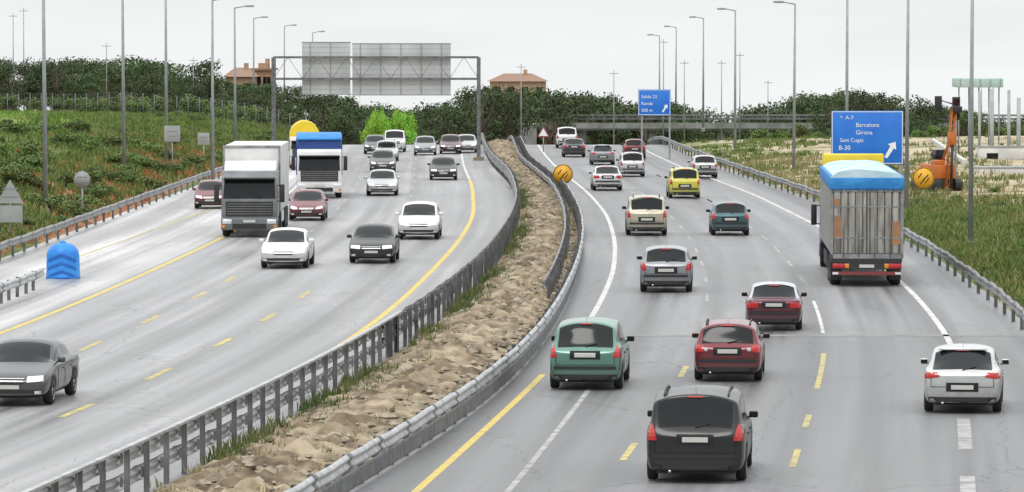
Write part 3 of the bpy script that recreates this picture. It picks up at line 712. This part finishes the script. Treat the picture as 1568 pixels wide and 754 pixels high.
blades('dry_verge_grass',scat(2200,lambda:U(160,420),lambda y:LR(y)-1-abs(random.gauss(0,12)),lambda x,y,z:nz(x*.6+2,y*.4)>.1),'dry',.12,.42,6,.035,.35)
blades('red_wildflowers',scat(1500,lambda:U(215,330),lambda y:LR(y)-.6-abs(random.gauss(0,3.2)),lambda x,y,z:nz(x*2,y*.9)>-.2),'redplant',.1,.35,5,.04,.35)
blades('red_wildflowers',scat(500,lambda:U(140,215),lambda y:LR(y)-.5-abs(random.gauss(0,.8))),'redplant',.08,.25,5,.03,.3)
blades('verge_grass',scat(5500,lambda:U(110,235),lambda y:RR(y)+.6+abs(random.gauss(0,6))),'grass',.12,.42,6,.035,.35)
blades('verge_grass',scat(2600,lambda:U(225,400),lambda y:RR(y)+.6+abs(random.gauss(0,12)),lambda x,y,z:nz(x*.7,y*.6)>.0),'grass',.1,.4,6,.045,.35)
blades('dry_verge_grass',scat(4200,lambda:U(110,330),lambda y:RR(y)+.5+abs(random.gauss(0,8))),'dry',.12,.40,6,.03,.3)
mp=[]
for _ in range(2600):
    y=U(60,330)
    if math.sin(y*.35)+math.sin(y*.13+1)+.6*math.sin(y*1.1)<.0: continue
    mp.append((mL(y)+.28+abs(random.gauss(0,.5)),y,.14+crest(y)))
blades('median_weeds',mp,'weed',.06,.36,10,.016,.24)
blades('median_dry_weeds',[(mL(y)+U(.3,2.9),y,.24) for y in [U(60,320) for _ in range(600)]],'dry',.06,.24,7,.015,.2)
V=[];Fc=[]
for _ in range(4200):
    y=U(60,330); x=mL(y)+U(.5,max(1.0,mR(y)-mL(y)-.25)); r=U(.04,.13)*(1 if U(0,1)<.92 else 1.9); u=(x-mL(y))/(mR(y)-mL(y)); z=.32*math.sin(math.pi*min(max(u,0.02),.98))**.7+crest(y)
    o=len(V); 
    for a,b_,c in[(1,0,0),(0,1,0),(-1,0,0),(0,-1,0),(0,0,1),(0,0,-1),(.7,.7,.4),(-.7,.6,.3)]:
        V.append((x+a*r*U(.7,1.3),y+b_*r*U(.7,1.5),z+c*r*U(.5,.9)))
    Fc+=[[o,o+6,o+4],[o+6,o+1,o+4],[o+1,o+7,o+4],[o+7,o+2,o+4],[o+2,o+3,o+4],[o+3,o,o+4],[o,o+1,o+6],[o+1,o+2,o+7],[o,o+3,o+5],[o+3,o+2,o+5]]
M['stone']=noisy('stones',(.42,.36,.27),(.12,.10,.07),2,.9)
obj('median_rubble_stones',V,Fc,[M['stone']])

def leafcloud(clumps,nleaf,size,b,m):
    for (c,r) in clumps:
        for _ in range(int(nleaf*(r[0]*r[1]*r[2])**.6)):
            d=Vector((random.gauss(0,1),random.gauss(0,1),random.gauss(0,1))).normalized(); k=U(.45,1.08)
            p=Vector(c)+Vector((d.x*r[0]*k,d.y*r[1]*k,d.z*r[2]*k))
            nrm=(d*1.1+Vector((U(-1,1),U(-1,1),U(-.4,1)))).normalized(); t=nrm.orthogonal().normalized(); t=(t*math.cos(k*9)+nrm.cross(t)*math.sin(k*9)); q=nrm.cross(t)
            s=size*U(.6,1.4); o=len(b.v)
            b.v+=[tuple(p-t*s),tuple(p+q*s*.6),tuple(p+t*s),tuple(p-q*s*.6)]; b.f.append([o,o+1,o+2,o+3]); b.m.append(m); b.s.append(False)
def tree_mesh(name,seed,style):
    random.seed(seed); b=B(); cl=[]
    if style=='pine':
        b.tube((0,0,-.05),(.02,0,.35),.03,.022,1); b.tube((.02,0,.35),(0,.02,.75),.022,.01,1)
        for k in range(14):
            a=U(0,6.28); rr=U(.05,.42); z=U(.55,.85)+(.42-rr)*.2
            b.tube((.01,0,U(.3,.6)),(rr*math.cos(a)*.9,rr*math.sin(a)*.9,z-.04),.012,.005,1,5)
            cl.append(((rr*math.cos(a),rr*math.sin(a),z),(U(.12,.18),U(.12,.18),U(.07,.11))))
    else:
        b.tube((0,0,-.05),(.01,.01,.3),.035,.025,1); b.tube((.01,.01,.3),(0,0,.7),.025,.008,1)
        for k in range(20):
            a=U(0,6.28); z=U(.22,.88); rr=U(.05,.34)*(1.15-abs(z-.5)*1.2)
            b.tube((.0,0,U(.15,.5)),(rr*math.cos(a)*.8,rr*math.sin(a)*.8,z-.03),.011,.004,1,5)
            cl.append(((rr*math.cos(a),rr*math.sin(a),z),(U(.09,.16),U(.09,.16),U(.07,.13))))
    leafcloud(cl,4200,.020,b,0)
    me=bpy.data.meshes.new(name); me.from_pydata(b.v,[],b.f); me.polygons.foreach_set('material_index',b.m)
    me.materials.append(M['leaf']); me.materials.append(M['bark']); me.update(); return me
TMs=[tree_mesh('pine_crown',11,'pine'),tree_mesh('pine_crown_b',12,'pine'),tree_mesh('oak_crown',13,'oak'),tree_mesh('oak_crown_b',14,'oak'),tree_mesh('oak_crown_c',15,'oak')]
def shrub_mesh(seed,m):
    random.seed(seed); b=B(); cl=[]
    for k in range(9):
        a=U(0,6.28); rr=U(0,.45); z=U(.2,.65); b.tube((0,0,0),(rr*math.cos(a),rr*math.sin(a),z),.02,.008,1,4)
        cl.append(((rr*math.cos(a),rr*math.sin(a),z),(U(.18,.3),U(.18,.3),U(.15,.28))))
    leafcloud(cl,1500,.045,b,0)
    me=bpy.data.meshes.new('shrub'); me.from_pydata(b.v,[],b.f); me.polygons.foreach_set('material_index',b.m)
    me.materials.append(m); me.materials.append(M['bark']); me.update(); return me
SMs=[shrub_mesh(21,M['leaf2']),shrub_mesh(22,M['leaf2']),shrub_mesh(23,M['leaf2'])]
GM=[shrub_mesh(24,M['leaf3'])]
random.seed(99)
def inst(me,name,par,x,y,z,sx,sz,sy=None):
    o=bpy.data.objects.new(name,me); scene.collection.objects.link(o); o.parent=par; o.location=(x,y,z); o.scale=(sx,sy or sx,sz); o.rotation_euler=(0,0,U(0,6.28)); return o
par=empty('distant_tree_row')
tx=[-500,0,60,120,200,260,325,345,415,430,470,560,640,690,760,850,900,1000,1080,1130,1200,1260,1340,1420,1470,1568,2100]
tt=[85,78,70,80,80,93,84,122,124,108,124,150,163,130,120,118,130,146,158,150,146,126,122,140,165,170,160]
for k in range(400):
    px=U(-350,1950); br=860<px<1260
    d=U(498,560) if br else (U(432,520) if px>470 else U(425,500))
    py=np.interp(px,tx,tt)+abs(random.gauss(0,11))*(1 if k%3 else 2.4)+(d<440)*6
    X,zt=XZ(px,py,d); z0=T(X,d)-.2; h=zt-z0
    if h<2.2: continue
    w=min(max(h*U(.75,1.15),4.0),8.0); inst(random.choice(TMs if px>650 else TMs[2:]+TMs[:1]),'tree',par,X,d,z0,w,h)
par=empty('embankment_shrub_mass')
k=0
while k<150:
    y=U(165,300); x=LR(y)-abs(random.gauss(3,6))-1.2
    if T(x,y)>3.3: continue
    k+=1; s=U(.6,2.1); inst(random.choice(SMs),'shrub',par,x,y,T(x,y)-.1,s,s*U(.45,.85))
for k in range(40):
    y=U(300,385); x=LR(y)-1.5-abs(random.gauss(0,4)); s=U(.6,1.5); inst(random.choice(SMs),'shrub',par,x,y,T(x,y)-.1,s,s*.7)
for k in range(80):
    y=U(414,432); x=LR(y)-U(0,55); s=U(1.4,2.8); inst(random.choice(SMs),'shrub',par,x,y,T(x,y)-.1,s,s*.8)
par=empty('verge_shrub_mass')
for k in range(46):
    y=U(130,240); x=RR(y)+2.5+abs(random.gauss(0,6)); s=U(.4,1.2); inst(random.choice(SMs),'shrub',par,x,y,T(x,y)-.1,s,s*.7)
for k in range(22):
    y=U(235,380); x=RR(y)+2+abs(random.gauss(0,9)); s=U(.4,1.0); inst(random.choice(SMs),'shrub',par,x,y,T(x,y)-.1,s,s*.7)
for k in range(50):
    y=U(395,420); x=RR(y)+U(10,45); s=U(1.2,2.2); inst(random.choice(SMs),'shrub',par,x,y,T(x,y)-.1,s,s*.8)
par=empty('bright_green_hedge')
for k in range(26):
    X,_=XZ(U(564,636),200,412); inst(GM[0],'bush',par,X,412+U(-2,5),crest(412)-.2,U(1.0,1.5),U(3.0,4.0))

# ---------------- lamps ----------------------
def lamp(px,base_y=None,top_y=None,h=11.3,arm=-1,left=False):
    if base_y is None:
        s=(70-top_y)/2.8 ; s=max(s,13.0); Y=F/s
        X,zt=XZ(px,top_y,Y); z0=zt-h
    else:
        X,Y=P(px,base_y); z0=T(X,Y); 
    b=B(); b.tube((0,0,-.3),(0,0,h),.12,.06,0,10); b.box(-.18,.18,-.18,.18,-.3,.12,0,.02)
    b.tube((0,0,h-.03),(arm*.9,0,h+.12),.045,.035,0,6)
    b.prism([(-.14,h+.05),(.14,h+.05),(.12,h+.19),(-.12,h+.19)],min(arm*.75,arm*1.45),max(arm*.75,arm*1.45),0,.02)
    b.box(min(arm*.85,arm*1.4),max(arm*.85,arm*1.4),-.1,.1,h+.035,h+.049,1)
    o=b.make('street_lamp',[M['pole'],M['plate']]); o.location=(X,Y,z0); o.rotation_euler=(U(-.006,.006),U(-.006,.006),0)
for px,by in[(70,345),(190,292),(255,274)]: lamp(px,base_y=by,arm=1,h=12.5)
for px,ty_ in[(325,0),(360,12),(388,28),(435,40),(479,50)]: lamp(px,top_y=ty_,arm=1)
for px,by in[(1486,378),(1388,330),(1296,295)]: lamp(px,base_y=by,arm=-1,h=12.5)
for px,ty_ in[(1216,6),(1126,16),(1077,28),(1035,42),(1010,55)]: lamp(px,top_y=ty_,arm=-1)
for px,yt in[(163,66),(296,88),(1016,60),(1048,92),(1105,92),(1133,80),(36,12),(20,20),(1503,120),(1521,128),(798,98),(940,108),(1176,122)]:
    Y=430; X,zt=XZ(px,yt,Y); z0=T(X,Y); b=B(); b.tube((0,0,0),(0,0,zt-z0),.07,.035,0,6); b.tube((-.4,0,zt-z0-.3),(.4,0,zt-z0-.3),.03,.03,0,5)
    o=b.make('utility_mast',[M['pole']]); o.location=(X,Y,z0)

# ---------------- gantry -----------------------
Yg=P(600,246)[1]
def gx(px,py): return XZ(px,py,Yg)
b=B(); xl,zt=gx(419,88); xr,_=gx(733,92); _,z2=gx(500,121)
for x in(xl,xr):
    b.box(x-.14,x+.14,Yg-.5,Yg-.2,-.3,zt,0); b.box(x-.14,x+.14,Yg+.2,Yg+.5,-.3,zt,0)
    for k in range(7): z=k*zt/7; b.tube((x,Yg-.35,z),(x,Yg+.35,z+zt/7),.05,.05,0,4)
    b.box(x-.4,x+.4,Yg-.7,Yg+.7,-.3,.25,2)
for yy in(-.4,.4):
    for z in(zt,z2): b.box(xl,xr,Yg+yy-.08,Yg+yy+.08,z-.08,z+.08,0)
n=14
for k in range(n):
    a=xl+(xr-xl)*k/n; c=xl+(xr-xl)*(k+1)/n
    b.tube((a,Yg-.4,zt if k%2 else z2),(c,Yg-.4,z2 if k%2 else zt),.022,.022,0,4)
def back(px0,px1,py0,py1):
    x0,z1=gx(px0,py0); x1,z0=gx(px1,py1)
    b.box(x0,x1,Yg+.62,Yg+.70,z0,z1,1)
    k=x0+.6
    while k<x1: b.box(k-.015,k+.015,Yg+.56,Yg+.62,z0+.02,z1-.02,3); k+=1.5
    for j in range(1,10):
        z=z0+(z1-z0)*j/10; b.box(x0,x1,Yg+.612,Yg+.619,z-.008,z+.008,3)
    for z in(z0,z1): b.box(x0-.03,x1+.03,Yg+.60,Yg+.72,z-.03,z+.03,3)
back(462,536,65,145); back(539,690,67,146)
mSB=noisy('sign_back_aluminium',(.56,.57,.57),(.44,.45,.45),.6,.5,.0,stretch=(1,1,.3))
b.make('sign_gantry',[M['steelD'],mSB,M['stone'],M['pole']])

# ---------------- signs -----------------------
mBlue=noisy('blue_sign_face',(.015,.14,.58),(.02,.19,.66),.8,.4)
mW=mat('white_sign_paint',(.8,.8,.8),.45)
def text(s,x,y,z,size,par):
    c=bpy.data.curves.new('lettering','FONT'); c.body=s; c.size=size; c.extrude=.004; c.materials.append(mW)
    o=bpy.data.objects.new('lettering',c); scene.collection.objects.link(o); o.parent=par; o.location=(x,y,z); o.rotation_euler=(math.pi/2,0,0)
def bluesign(name,px0,px1,py0,py1,Y,rows,arrow=True,gz=0):
    x0,z1=XZ(px0,py0,Y); x1,z0=XZ(px1,py1,Y); w=x1-x0; h=z1-z0; e=empty(name,(x0,Y,0)); b=B()
    b.box(0,w,0,.06,z0,z1,0,.02); t=.035
    for q in((t,w-t,z0+t,z0+2*t),(t,w-t,z1-2*t,z1-t),(t,2*t,z0+2*t,z1-2*t),(w-2*t,w-t,z0+2*t,z1-2*t)): b.box(q[0],q[1],-.006,.003,q[2],q[3],1)
    for xx in(w*.12,w*.97): b.box(xx-.07,xx+.07,.07,.2,gz-.3,z1-.1,2)
    for zz in(z0+.3,(z0+z1)/2,z1-.3): b.box(.05,w-.05,.061,.10,zz-.04,zz+.04,2)
    if arrow:
        cx=w*.82; cz=z0+h*.28; s=h*.11
        b.add([(cx-s,-.008,cz-s*1.3),(cx-s*.5,-.008,cz-s*1.5),(cx+s*.6,-.008,cz+s*.2),(cx+s*1.0,-.008,cz-.1*s),(cx+s*.9,-.008,cz+1.3*s),(cx-.4*s,-.008,cz+.9*s),(cx,-.008,cz+.55*s)],[[0,1,2,3,4,5,6]],1)
    b.make('panel',[mBlue,mW,M['pole']],parent=e)
    for tx_,u,v,sz in rows: text(tx_,w*u,-.008,z0+h*v,h*sz,e)
    return e
Xs,Ys=P(1330,312)
bluesign('blue_direction_sign',1273,1383,170,252,Ys,[('^  A-7',.12,.84,.10),('Barcelona',.34,.70,.11),('Girona',.34,.56,.11),('Sant Cugat',.12,.42,.10),('B-30',.10,.27,.12),('Universitat',.10,.12,.09)],gz=T(Xs,Ys))
bluesign('blue_direction_sign',977,1027,137,177,Ys+95,[('Salida 23',.10,.66,.17),('Ronda',.10,.40,.17),('500 m',.10,.14,.17)],gz=crest(Ys+95))
mOr=noisy('orange_sign_face',(.78,.42,.02),(.66,.32,.02),4,.5)
def roundsign(px,py,r,by,z0=0):
    X,Y=P(px,by); _,zc=XZ(px,py,Y); b=B()
    b.tube((0,-.04,zc),(0,0,zc),r,r,0,28); b.tube((0,0,z0-.2),(0,.05,zc),.035,.035,2,6)
    V=[]; n=32
    for rr in(r*.97,r*.90):
        for i in range(n): t=2*math.pi*i/n; V.append((rr*math.cos(t),-.046,zc+rr*math.sin(t)))
    b.add(V,[[i,(i+1)%n,n+(i+1)%n,n+i] for i in range(n)],1)
    for q in((-.5,-.15,.12,.28),(-.05,.42,-.05,.1),(-.3,.1,-.4,-.26),(.15,.5,-.30,-.16)):
        vs=[(q[0]*r,-.046,zc+(q[2]-.2)*r),(q[1]*r,-.046,zc+(q[2]+.25)*r),(q[1]*r,-.046,zc+(q[3]+.25)*r),(q[0]*r,-.046,zc+(q[3]-.2)*r)]; b.add(vs,[[0,1,2,3]],1)
    o=b.make('round_roadworks_sign',[mOr,M['black'],M['pole']]); o.location=(X,Y,crest(Y))
roundsign(862,267,.58,296); roundsign(1414,273,.60,312)
def signback(name,shape,px,py,s,by):
    X,Y=P(px,by)
    for _ in range(20):
        X,zz=XZ(px,by,Y); d=T(X,Y)-zz; Y-=d*12
        if Y<150: Y=150;break
    X,zz=XZ(px,by,Y); z0=T(X,Y); _,zc=XZ(px,py,Y); b=B()
    b.tube((0,0,z0-.4),(0,0,zc+s*.5),.04,.04,1,6)
    if shape=='tri':
        bm=[(-s,zc-s*.8),(s,zc-s*.8),(0,zc+s*.95)]; vs=[(x,-.07,z) for x,z in bm]+[(x,-.04,z) for x,z in bm]; b.add(vs,[[0,1,2],[5,4,3],[0,3,4,1],[1,4,5,2],[2,5,3,0]],0)
        b.box(-s*.9,s*.9,-.07,-.04,zc-s*2.2,zc-s*.95,0)
    elif shape=='round': b.tube((0,-.07,zc),(0,-.04,zc),s,s,0,24)
    else: b.box(-s,s,-.07,-.04,zc-s,zc+s,0,.01)
    for dz in(-.3,.3): b.box(-s*.6,s*.6,-.085,-.071,zc+dz*s-.02,zc+dz*s+.02,1)
    o=b.make(name,[mSD,M['pole']]); o.location=(X,Y,0)
mSD=noisy('sign_back_grey',(.36,.37,.37),(.28,.29,.29),1,.6)
signback('triangular_warning_sign','tri',16,295,.58,368)
signback('round_prohibition_sign','round',126,275,.40,335)
signback('square_information_sign','sq',264,205,.50,262)
signback('square_information_sign','sq',312,213,.40,255)
b=B(); X,Y=P(832,233); b.tube((0,0,0),(0,0,1.3),.04,.04,2,6); b.add([(-.5,-.05,1.2),(.5,-.05,1.2),(0,-.05,2.05)],[[0,1,2]],3); b.add([(-.36,-.058,1.28),(.36,-.058,1.28),(0,-.058,1.9)],[[0,1,2]],0)
o=b.make('triangular_warning_sign',[mW,M['black'],M['pole'],mat('sign_red',(.30,.06,.05),.5)]); o.location=(X,Y,0)

# gore marker
b=B(); pr=[(.62,0),(.64,.04),(.62,.08),(.60,.85),(.56,1.02),(.45,1.17),(.28,1.27),(.08,1.30),(.001,1.30)]
b.lathe(pr,0,(0,0,0),'z',28)
for k in range(3):
    z=.22+k*.3; 
    for s in(1,-1):
        V=[]
        for j in range(7):
            t=-math.pi/2+s*j*.16; V+=[(.625*math.cos(t),.625*math.sin(t),z-j*.035),(.622*math.cos(t),.622*math.sin(t),z+.1-j*.035)]
        b.add(V,[[2*j,2*j+2,2*j+3,2*j+1] for j in range(6)],1)
b.box(-.25,.25,-.66,-.4,0,.12,0,.03); b.lathe([(.12,0),(.12,.05),(.05,.09),(.001,.09)],0,(0,0,1.28),'z',14)
mGB=noisy('blue_marker_plastic',(.01,.19,.64),(.02,.25,.70),3,.45)
o=b.make('gore_marker',[mGB,noisy('dark_chevron',(.01,.11,.45),(.02,.14,.5),3,.4)]); X,Y=P(95,427); o.location=(X,Y+.4,0)

# ---------------- bank-top fence --------------
b=B(); prev=None
for k in range(46):
    y=405; x=LR(y)-46+k*1.0
    z=T(x,y); b.tube((x,y,z-.2),(x,y,z+2.0),.05,.05,0,5)
    if prev:
        for zz in(.15,.6,1.05,1.5,1.95): b.tube((prev[0],prev[1],prev[2]+zz),(x,y,z+zz),.012,.012,0,3,False)
        for q in range(4):
            f=q/4; xx=prev[0]+(x-prev[0])*f; yy=y; zz=prev[2]+(z-prev[2])*f; b.tube((xx,yy,zz),(xx,yy,zz+1.95),.012,.012,0,3,False)
    prev=(x,y,z)
b.make('boundary_fence',[M['steelD']])

# ---------------- houses -------------------------
mBr=noisy('terracotta_wall',(.36,.22,.14),(.42,.28,.19),2,.85); mRf=noisy('roof_tiles',(.24,.14,.10),(.30,.19,.13),6,.8); mCo=noisy('concrete',(.26,.26,.25),(.17,.17,.16),1,.8,bump=.2)
def house(name,px0,px1,py0,Y,dep,wm,storeys,rh=1.2,hh=None):
    x0,z1=XZ(px0,py0,Y); x1,_=XZ(px1,py0,Y); w=x1-x0; z0=T((x0+x1)/2,Y)-.5; h=z1-z0-rh
    e=empty(name,(x0,Y,z0)); b=B(); b.box(0,w,0,dep,0,h,0)
    if rh<1: b.box(w*.3,w*.75,.5,dep-.5,h,h+rh,0)
    b.make('walls',[wm],parent=e)
    b=B(); b2=B(); nh=max(2,int(w/1.6)); sh=2.8; storeys=int(h/sh)
    for s in range(storeys):
        for k in range(nh):
            cx=(k+.5)*w/nh; zz=h-(s+1)*sh+sh*.35; b.box(cx-.42,cx+.42,-.02,.02,zz,zz+1.1,0); b2.box(cx-.5,cx+.5,-.06,-.021,zz-.1,zz,0); b2.box(cx-.02,cx+.02,-.04,-.021,zz,zz+1.1,0)
    b.make('windows',[M['glass']],parent=e); b2.make('window_frames',[mCo],parent=e)
    b=B(); ov=.35
    if rh>=1: b.add([(-ov,-ov,h),(w+ov,-ov,h),(w+ov,dep+ov,h),(-ov,dep+ov,h),(w*.25,dep/2,h+rh),(w*.75,dep/2,h+rh)],[[0,1,5,4],[1,2,5],[2,3,4,5],[3,0,4],[3,2,1,0]],0)
    else: b.box(-ov,w+ov,-ov,dep+ov,h+.003,h+.22,0)
    b.box(w*.6,w*.6+.5,dep*.4,dep*.4+.5,h+.3,h+rh+.5,1); b.make('roof',[mRf,wm],parent=e)
    return e
house('terracotta_house',346,388,104,505,7,mBr,3,1.0)
house('terracotta_house',386,416,97,512,7,mBr,3,.8)
house('tiled_roof_house',750,836,113,585,8,mBr,3,1.0)
rp=bpy.data.objects['distant_tree_row']
for k in range(12):
    px=748+k*8; X,zt=XZ(px,U(119,127),515); z0=T(X,515)-.2; inst(TMs[2+k%3],'tree',rp,X,515,z0,5.5,zt-z0)
# ---------------- overpass -----------------------
b=B(); Yb=480
x0,zd=XZ(880,192,Yb); x1,_=XZ(1225,192,Yb); 
b.box(x0-4,x1+30,Yb,Yb+7,zd-.55,zd+.1,0); b.box(x0-4,x1+30,Yb-.25,Yb-.003,zd-.35,zd+.25,0)
for yy in(Yb-.12,Yb+6.9):
    for zz in(.62,.98): b.tube((x0-4,yy,zd+zz),(x1+30,yy,zd+zz),.05,.05,1,5)
    x=x0-4
    while x<x1+30: b.tube((x,yy,zd+.2),(x,yy,zd+1.0),.04,.04,1,4); x+=1.2
for px in(892,1000,1105,1195,1300):
    X,_=XZ(px,196,Yb); zg=T(X,Yb); b.box(X-.4,X+.4,Yb+1,Yb+6,zg-1,zd-.55,0)
X,_=XZ(880,192,Yb); zg=T(X,Yb); b.box(x0-6,x0-4,Yb-.2,Yb+7.2,zg-1,zd+.1,0)
b.make('road_overpass',[mCo,M['steelD']])

# ---------------- building site at right -----------
Y2=300
mPC=noisy('pale_concrete',(.42,.43,.42),(.32,.33,.32),1,.8)
e=B(); 
for px,r,yt in((1500,.10,140),(1519,.16,136),(1545,.13,138),(1560,.16,150),(1590,.16,138)):
    X,zt=XZ(px,yt,Y2+20); z0=T(X,Y2+20); e.tube((X,Y2+20,z0-.3),(X,Y2+20,zt),r,r*.85,0,12); e.box(X-r*1.3,X+r*1.3,Y2+20-r*1.3,Y2+20+r*1.3,z0-.3,z0+.3,0)
e.make('concrete_columns',[mPC])
e=B(); x0,z1=XZ(1464,120,Y2+26); x1,z0=XZ(1534,134,Y2+26); zg=T(x0,Y2+26)
e.box(x0,x1,Y2+25,Y2+29,z0,z1,0,.04); 
for k in range(5):
    X=x0+.2+(x1-x0-.4)*k/4; e.tube((X,Y2+26,zg),(X,Y2+26,z0),.05,.05,1,6); e.box(X-.02,X+.02,Y2+24.95,Y2+25.0,z0+.05,z1-.05,1)
e.make('pale_green_canopy',[noisy('pale_green_sheet',(.32,.48,.45),(.45,.55,.53),2,.5),M['pole']])
for (pa,pb,pt,YY) in[(1490,1600,258,285),(1442,1476,268,305),(1388,1410,240,330),(1500,1568,226,318)]:
    x0,z1=XZ(pa,pt,YY); x1,_=XZ(pb,pt,YY); zg=T(x0,YY); e=B(); e.box(x0,x1,YY,YY+2.4,zg-.1,z1,0,.03); e.box(x0-.05,x1+.05,YY-.05,YY+2.45,z1,z1+.08,1)
    k=x0+.5
    while k+.8<x1: e.box(k,k+.8,YY-.012,YY+.05,z1-1.0,z1-.4,2); e.box(k-.05,k+.85,YY-.03,YY-.013,z1-1.06,z1-1.0,1); k+=1.9
    e.make('white_site_cabin',[mBox,M['pole'],M['glass']])
e=B(); xa,za=XZ(1384,240,345); xb,zb_=XZ(1425,212,372); e.add([(xa,300,0),(xb,372,0),(xb,372,zb_),(xa,300,1.0),(xa+.3,300,0),(xb+.3,372,0),(xb+.3,372,zb_),(xa+.3,300,1.0)],[[0,1,2,3],[7,6,5,4],[3,2,6,7],[0,3,7,4],[1,5,6,2]],0)
e.make('ramp_wall',[noisy('white_concrete',(.60,.59,.57),(.45,.45,.43),1,.8)])
# traffic signal mast
X,Y=P(1463,300); e=B(); _,zt=XZ(1463,150,Y); zg=T(X,Y); e.tube((0,0,-.2),(0,0,zt-zg),.07,.06,0,8)
hh=zt-zg
e.box(-.22,.22,-.32,-.06,hh-1.25,hh+.05,1,.03)
for k in range(3):
    e.tube((0,-.33,hh-1.05+k*.40),(0,-.32,hh-1.05+k*.40),.14,.14,2+k,14); e.tube((0,-.52,hh-.98+k*.40),(0,-.33,hh-.96+k*.40),.16,.15,1,10,False)
e.tube((0,0,hh-.4),(-1.0,0,hh-.1),.05,.04,0,6); e.box(-1.2,-.8,-.2,.05,hh-.8,hh+.1,1,.03)
o=e.make('traffic_light',[M['pole'],M['black'],mat('signal_green',(.01,.08,.04),.3),mat('signal_amber',(.15,.08,.01),.3),mat('signal_red',(.15,.01,.01),.3)]); o.location=(X,Y,zg)
# orange piling rig
mO=noisy('orange_machine_paint',(.55,.15,.02),(.42,.11,.02),2,.5)
X,Y=P(1434,303); zg=T(X,Y); e=B()
for s in(1,-1):
    e.prism([(-1.4,.0),(1.4,.0),(1.65,.25),(1.65,.5),(1.4,.72),(-1.4,.72),(-1.65,.5),(-1.65,.25)],s*.55,s*.95,1,.03)
e.box(-.6,.6,-1.5,1.2,.72,1.5,0,.05); e.box(.1,.62,.3,1.2,1.5,2.3,2,.04); e.box(-.5,0,-1.4,-.4,1.5,1.75,0,.03)
for dx in(-.12,.12):
    for dy in(-1.95,-1.7): e.tube((dx,dy,.1),(dx+.35,dy,4.7),.035,.035,0,5)
for k in range(12): z=.2+k*.37; e.tube((-.12+k*.029,-1.95,z),(.12+.35*k/12+.02,-1.95,z+.37),.02,.02,0,4)
e.tube((0,-.8,1.5),(.22,-1.8,3.2),.07,.07,0,6); e.box(.05,.42,-2.1,-1.6,2.6,3.3,0,.03); e.box(.2,.75,-2.1,-1.6,4.4,4.75,1,.03)
e.tube((.15,-2.0,.2),(.2,-2.0,2.6),.08,.08,1,8)
o=e.make('orange_piling_rig',[mO,M['black'],M['glass']]); o.location=(X,Y,zg); o.rotation_euler=(0,0,.25)

# ---------------- world, light, camera ----------------
w=bpy.data.worlds.new('World'); scene.world=w; w.use_nodes=True; nt=w.node_tree; N=nt.nodes; L=nt.links
bg=N['Background']; sky=N.new('ShaderNodeTexSky'); sky.sky_type='NISHITA'; sky.sun_disc=False
sky.sun_elevation=math.radians(58); sky.sun_rotation=math.radians(200); sky.dust_density=4; sky.air_density=1
hs=N.new('ShaderNodeHueSaturation'); hs.inputs['Saturation'].default_value=.3; L.new(sky.outputs[0],hs.inputs['Color'])
tc=N.new('ShaderNodeTexCoord'); sp=N.new('ShaderNodeSeparateXYZ'); L.new(tc.outputs['Generated'],sp.inputs[0])
mr=N.new('ShaderNodeMapRange'); mr.inputs[1].default_value=0; mr.inputs[2].default_value=1; mr.inputs[3].default_value=9.9; mr.inputs[4].default_value=19; L.new(sp.outputs[2],mr.inputs[0])
no=N.new('ShaderNodeTexNoise'); no.inputs['Scale'].default_value=9; no.inputs['Detail'].default_value=6; mp_=N.new('ShaderNodeMapping'); mp_.inputs['Scale'].default_value=(1,1,7); L.new(tc.outputs['Generated'],mp_.inputs[0]); L.new(mp_.outputs[0],no.inputs['Vector'])
m2=N.new('ShaderNodeMapRange'); m2.inputs[1].default_value=.3; m2.inputs[2].default_value=.7; m2.inputs[3].default_value=.93; m2.inputs[4].default_value=1.05; L.new(no.outputs[0],m2.inputs[0])
mu=N.new('ShaderNodeMath'); mu.operation='MULTIPLY'; L.new(mr.outputs[0],mu.inputs[0]); L.new(m2.outputs[0],mu.inputs[1])
vs=N.new('ShaderNodeVectorMath'); vs.operation='SCALE'; vs.inputs[0].default_value=(.98,1.0,1.005); L.new(mu.outputs[0],vs.inputs['Scale'])
mx=N.new('ShaderNodeMix'); mx.data_type='RGBA'; mx.inputs[0].default_value=.92; L.new(hs.outputs[0],mx.inputs[6]); L.new(vs.outputs[0],mx.inputs[7])
L.new(mx.outputs[2],bg.inputs[0]); bg.inputs[1].default_value=.1
sl=bpy.data.lights.new('sun','SUN'); sl.energy=1.0; sl.angle=math.radians(20); sl.color=(1,.97,.92)
so=bpy.data.objects.new('sun',sl); scene.collection.objects.link(so)
el=math.radians(58); az=math.radians(200)
d=Vector((math.sin(az)*math.cos(el),math.cos(az)*math.cos(el),math.sin(el))); so.rotation_euler=d.to_track_quat('Z','Y').to_euler()
cd=bpy.data.cameras.new('camera'); co=bpy.data.objects.new('camera',cd); scene.collection.objects.link(co)
cd.sensor_width=36; cd.lens=F/1568*36; cd.clip_start=1; cd.clip_end=12000
co.location=(0,0,H); co.rotation_euler=(math.pi/2-TH,0,0); scene.camera=co
scene.view_settings.view_transform='Standard'; scene.view_settings.look='None'; scene.view_settings.exposure=0
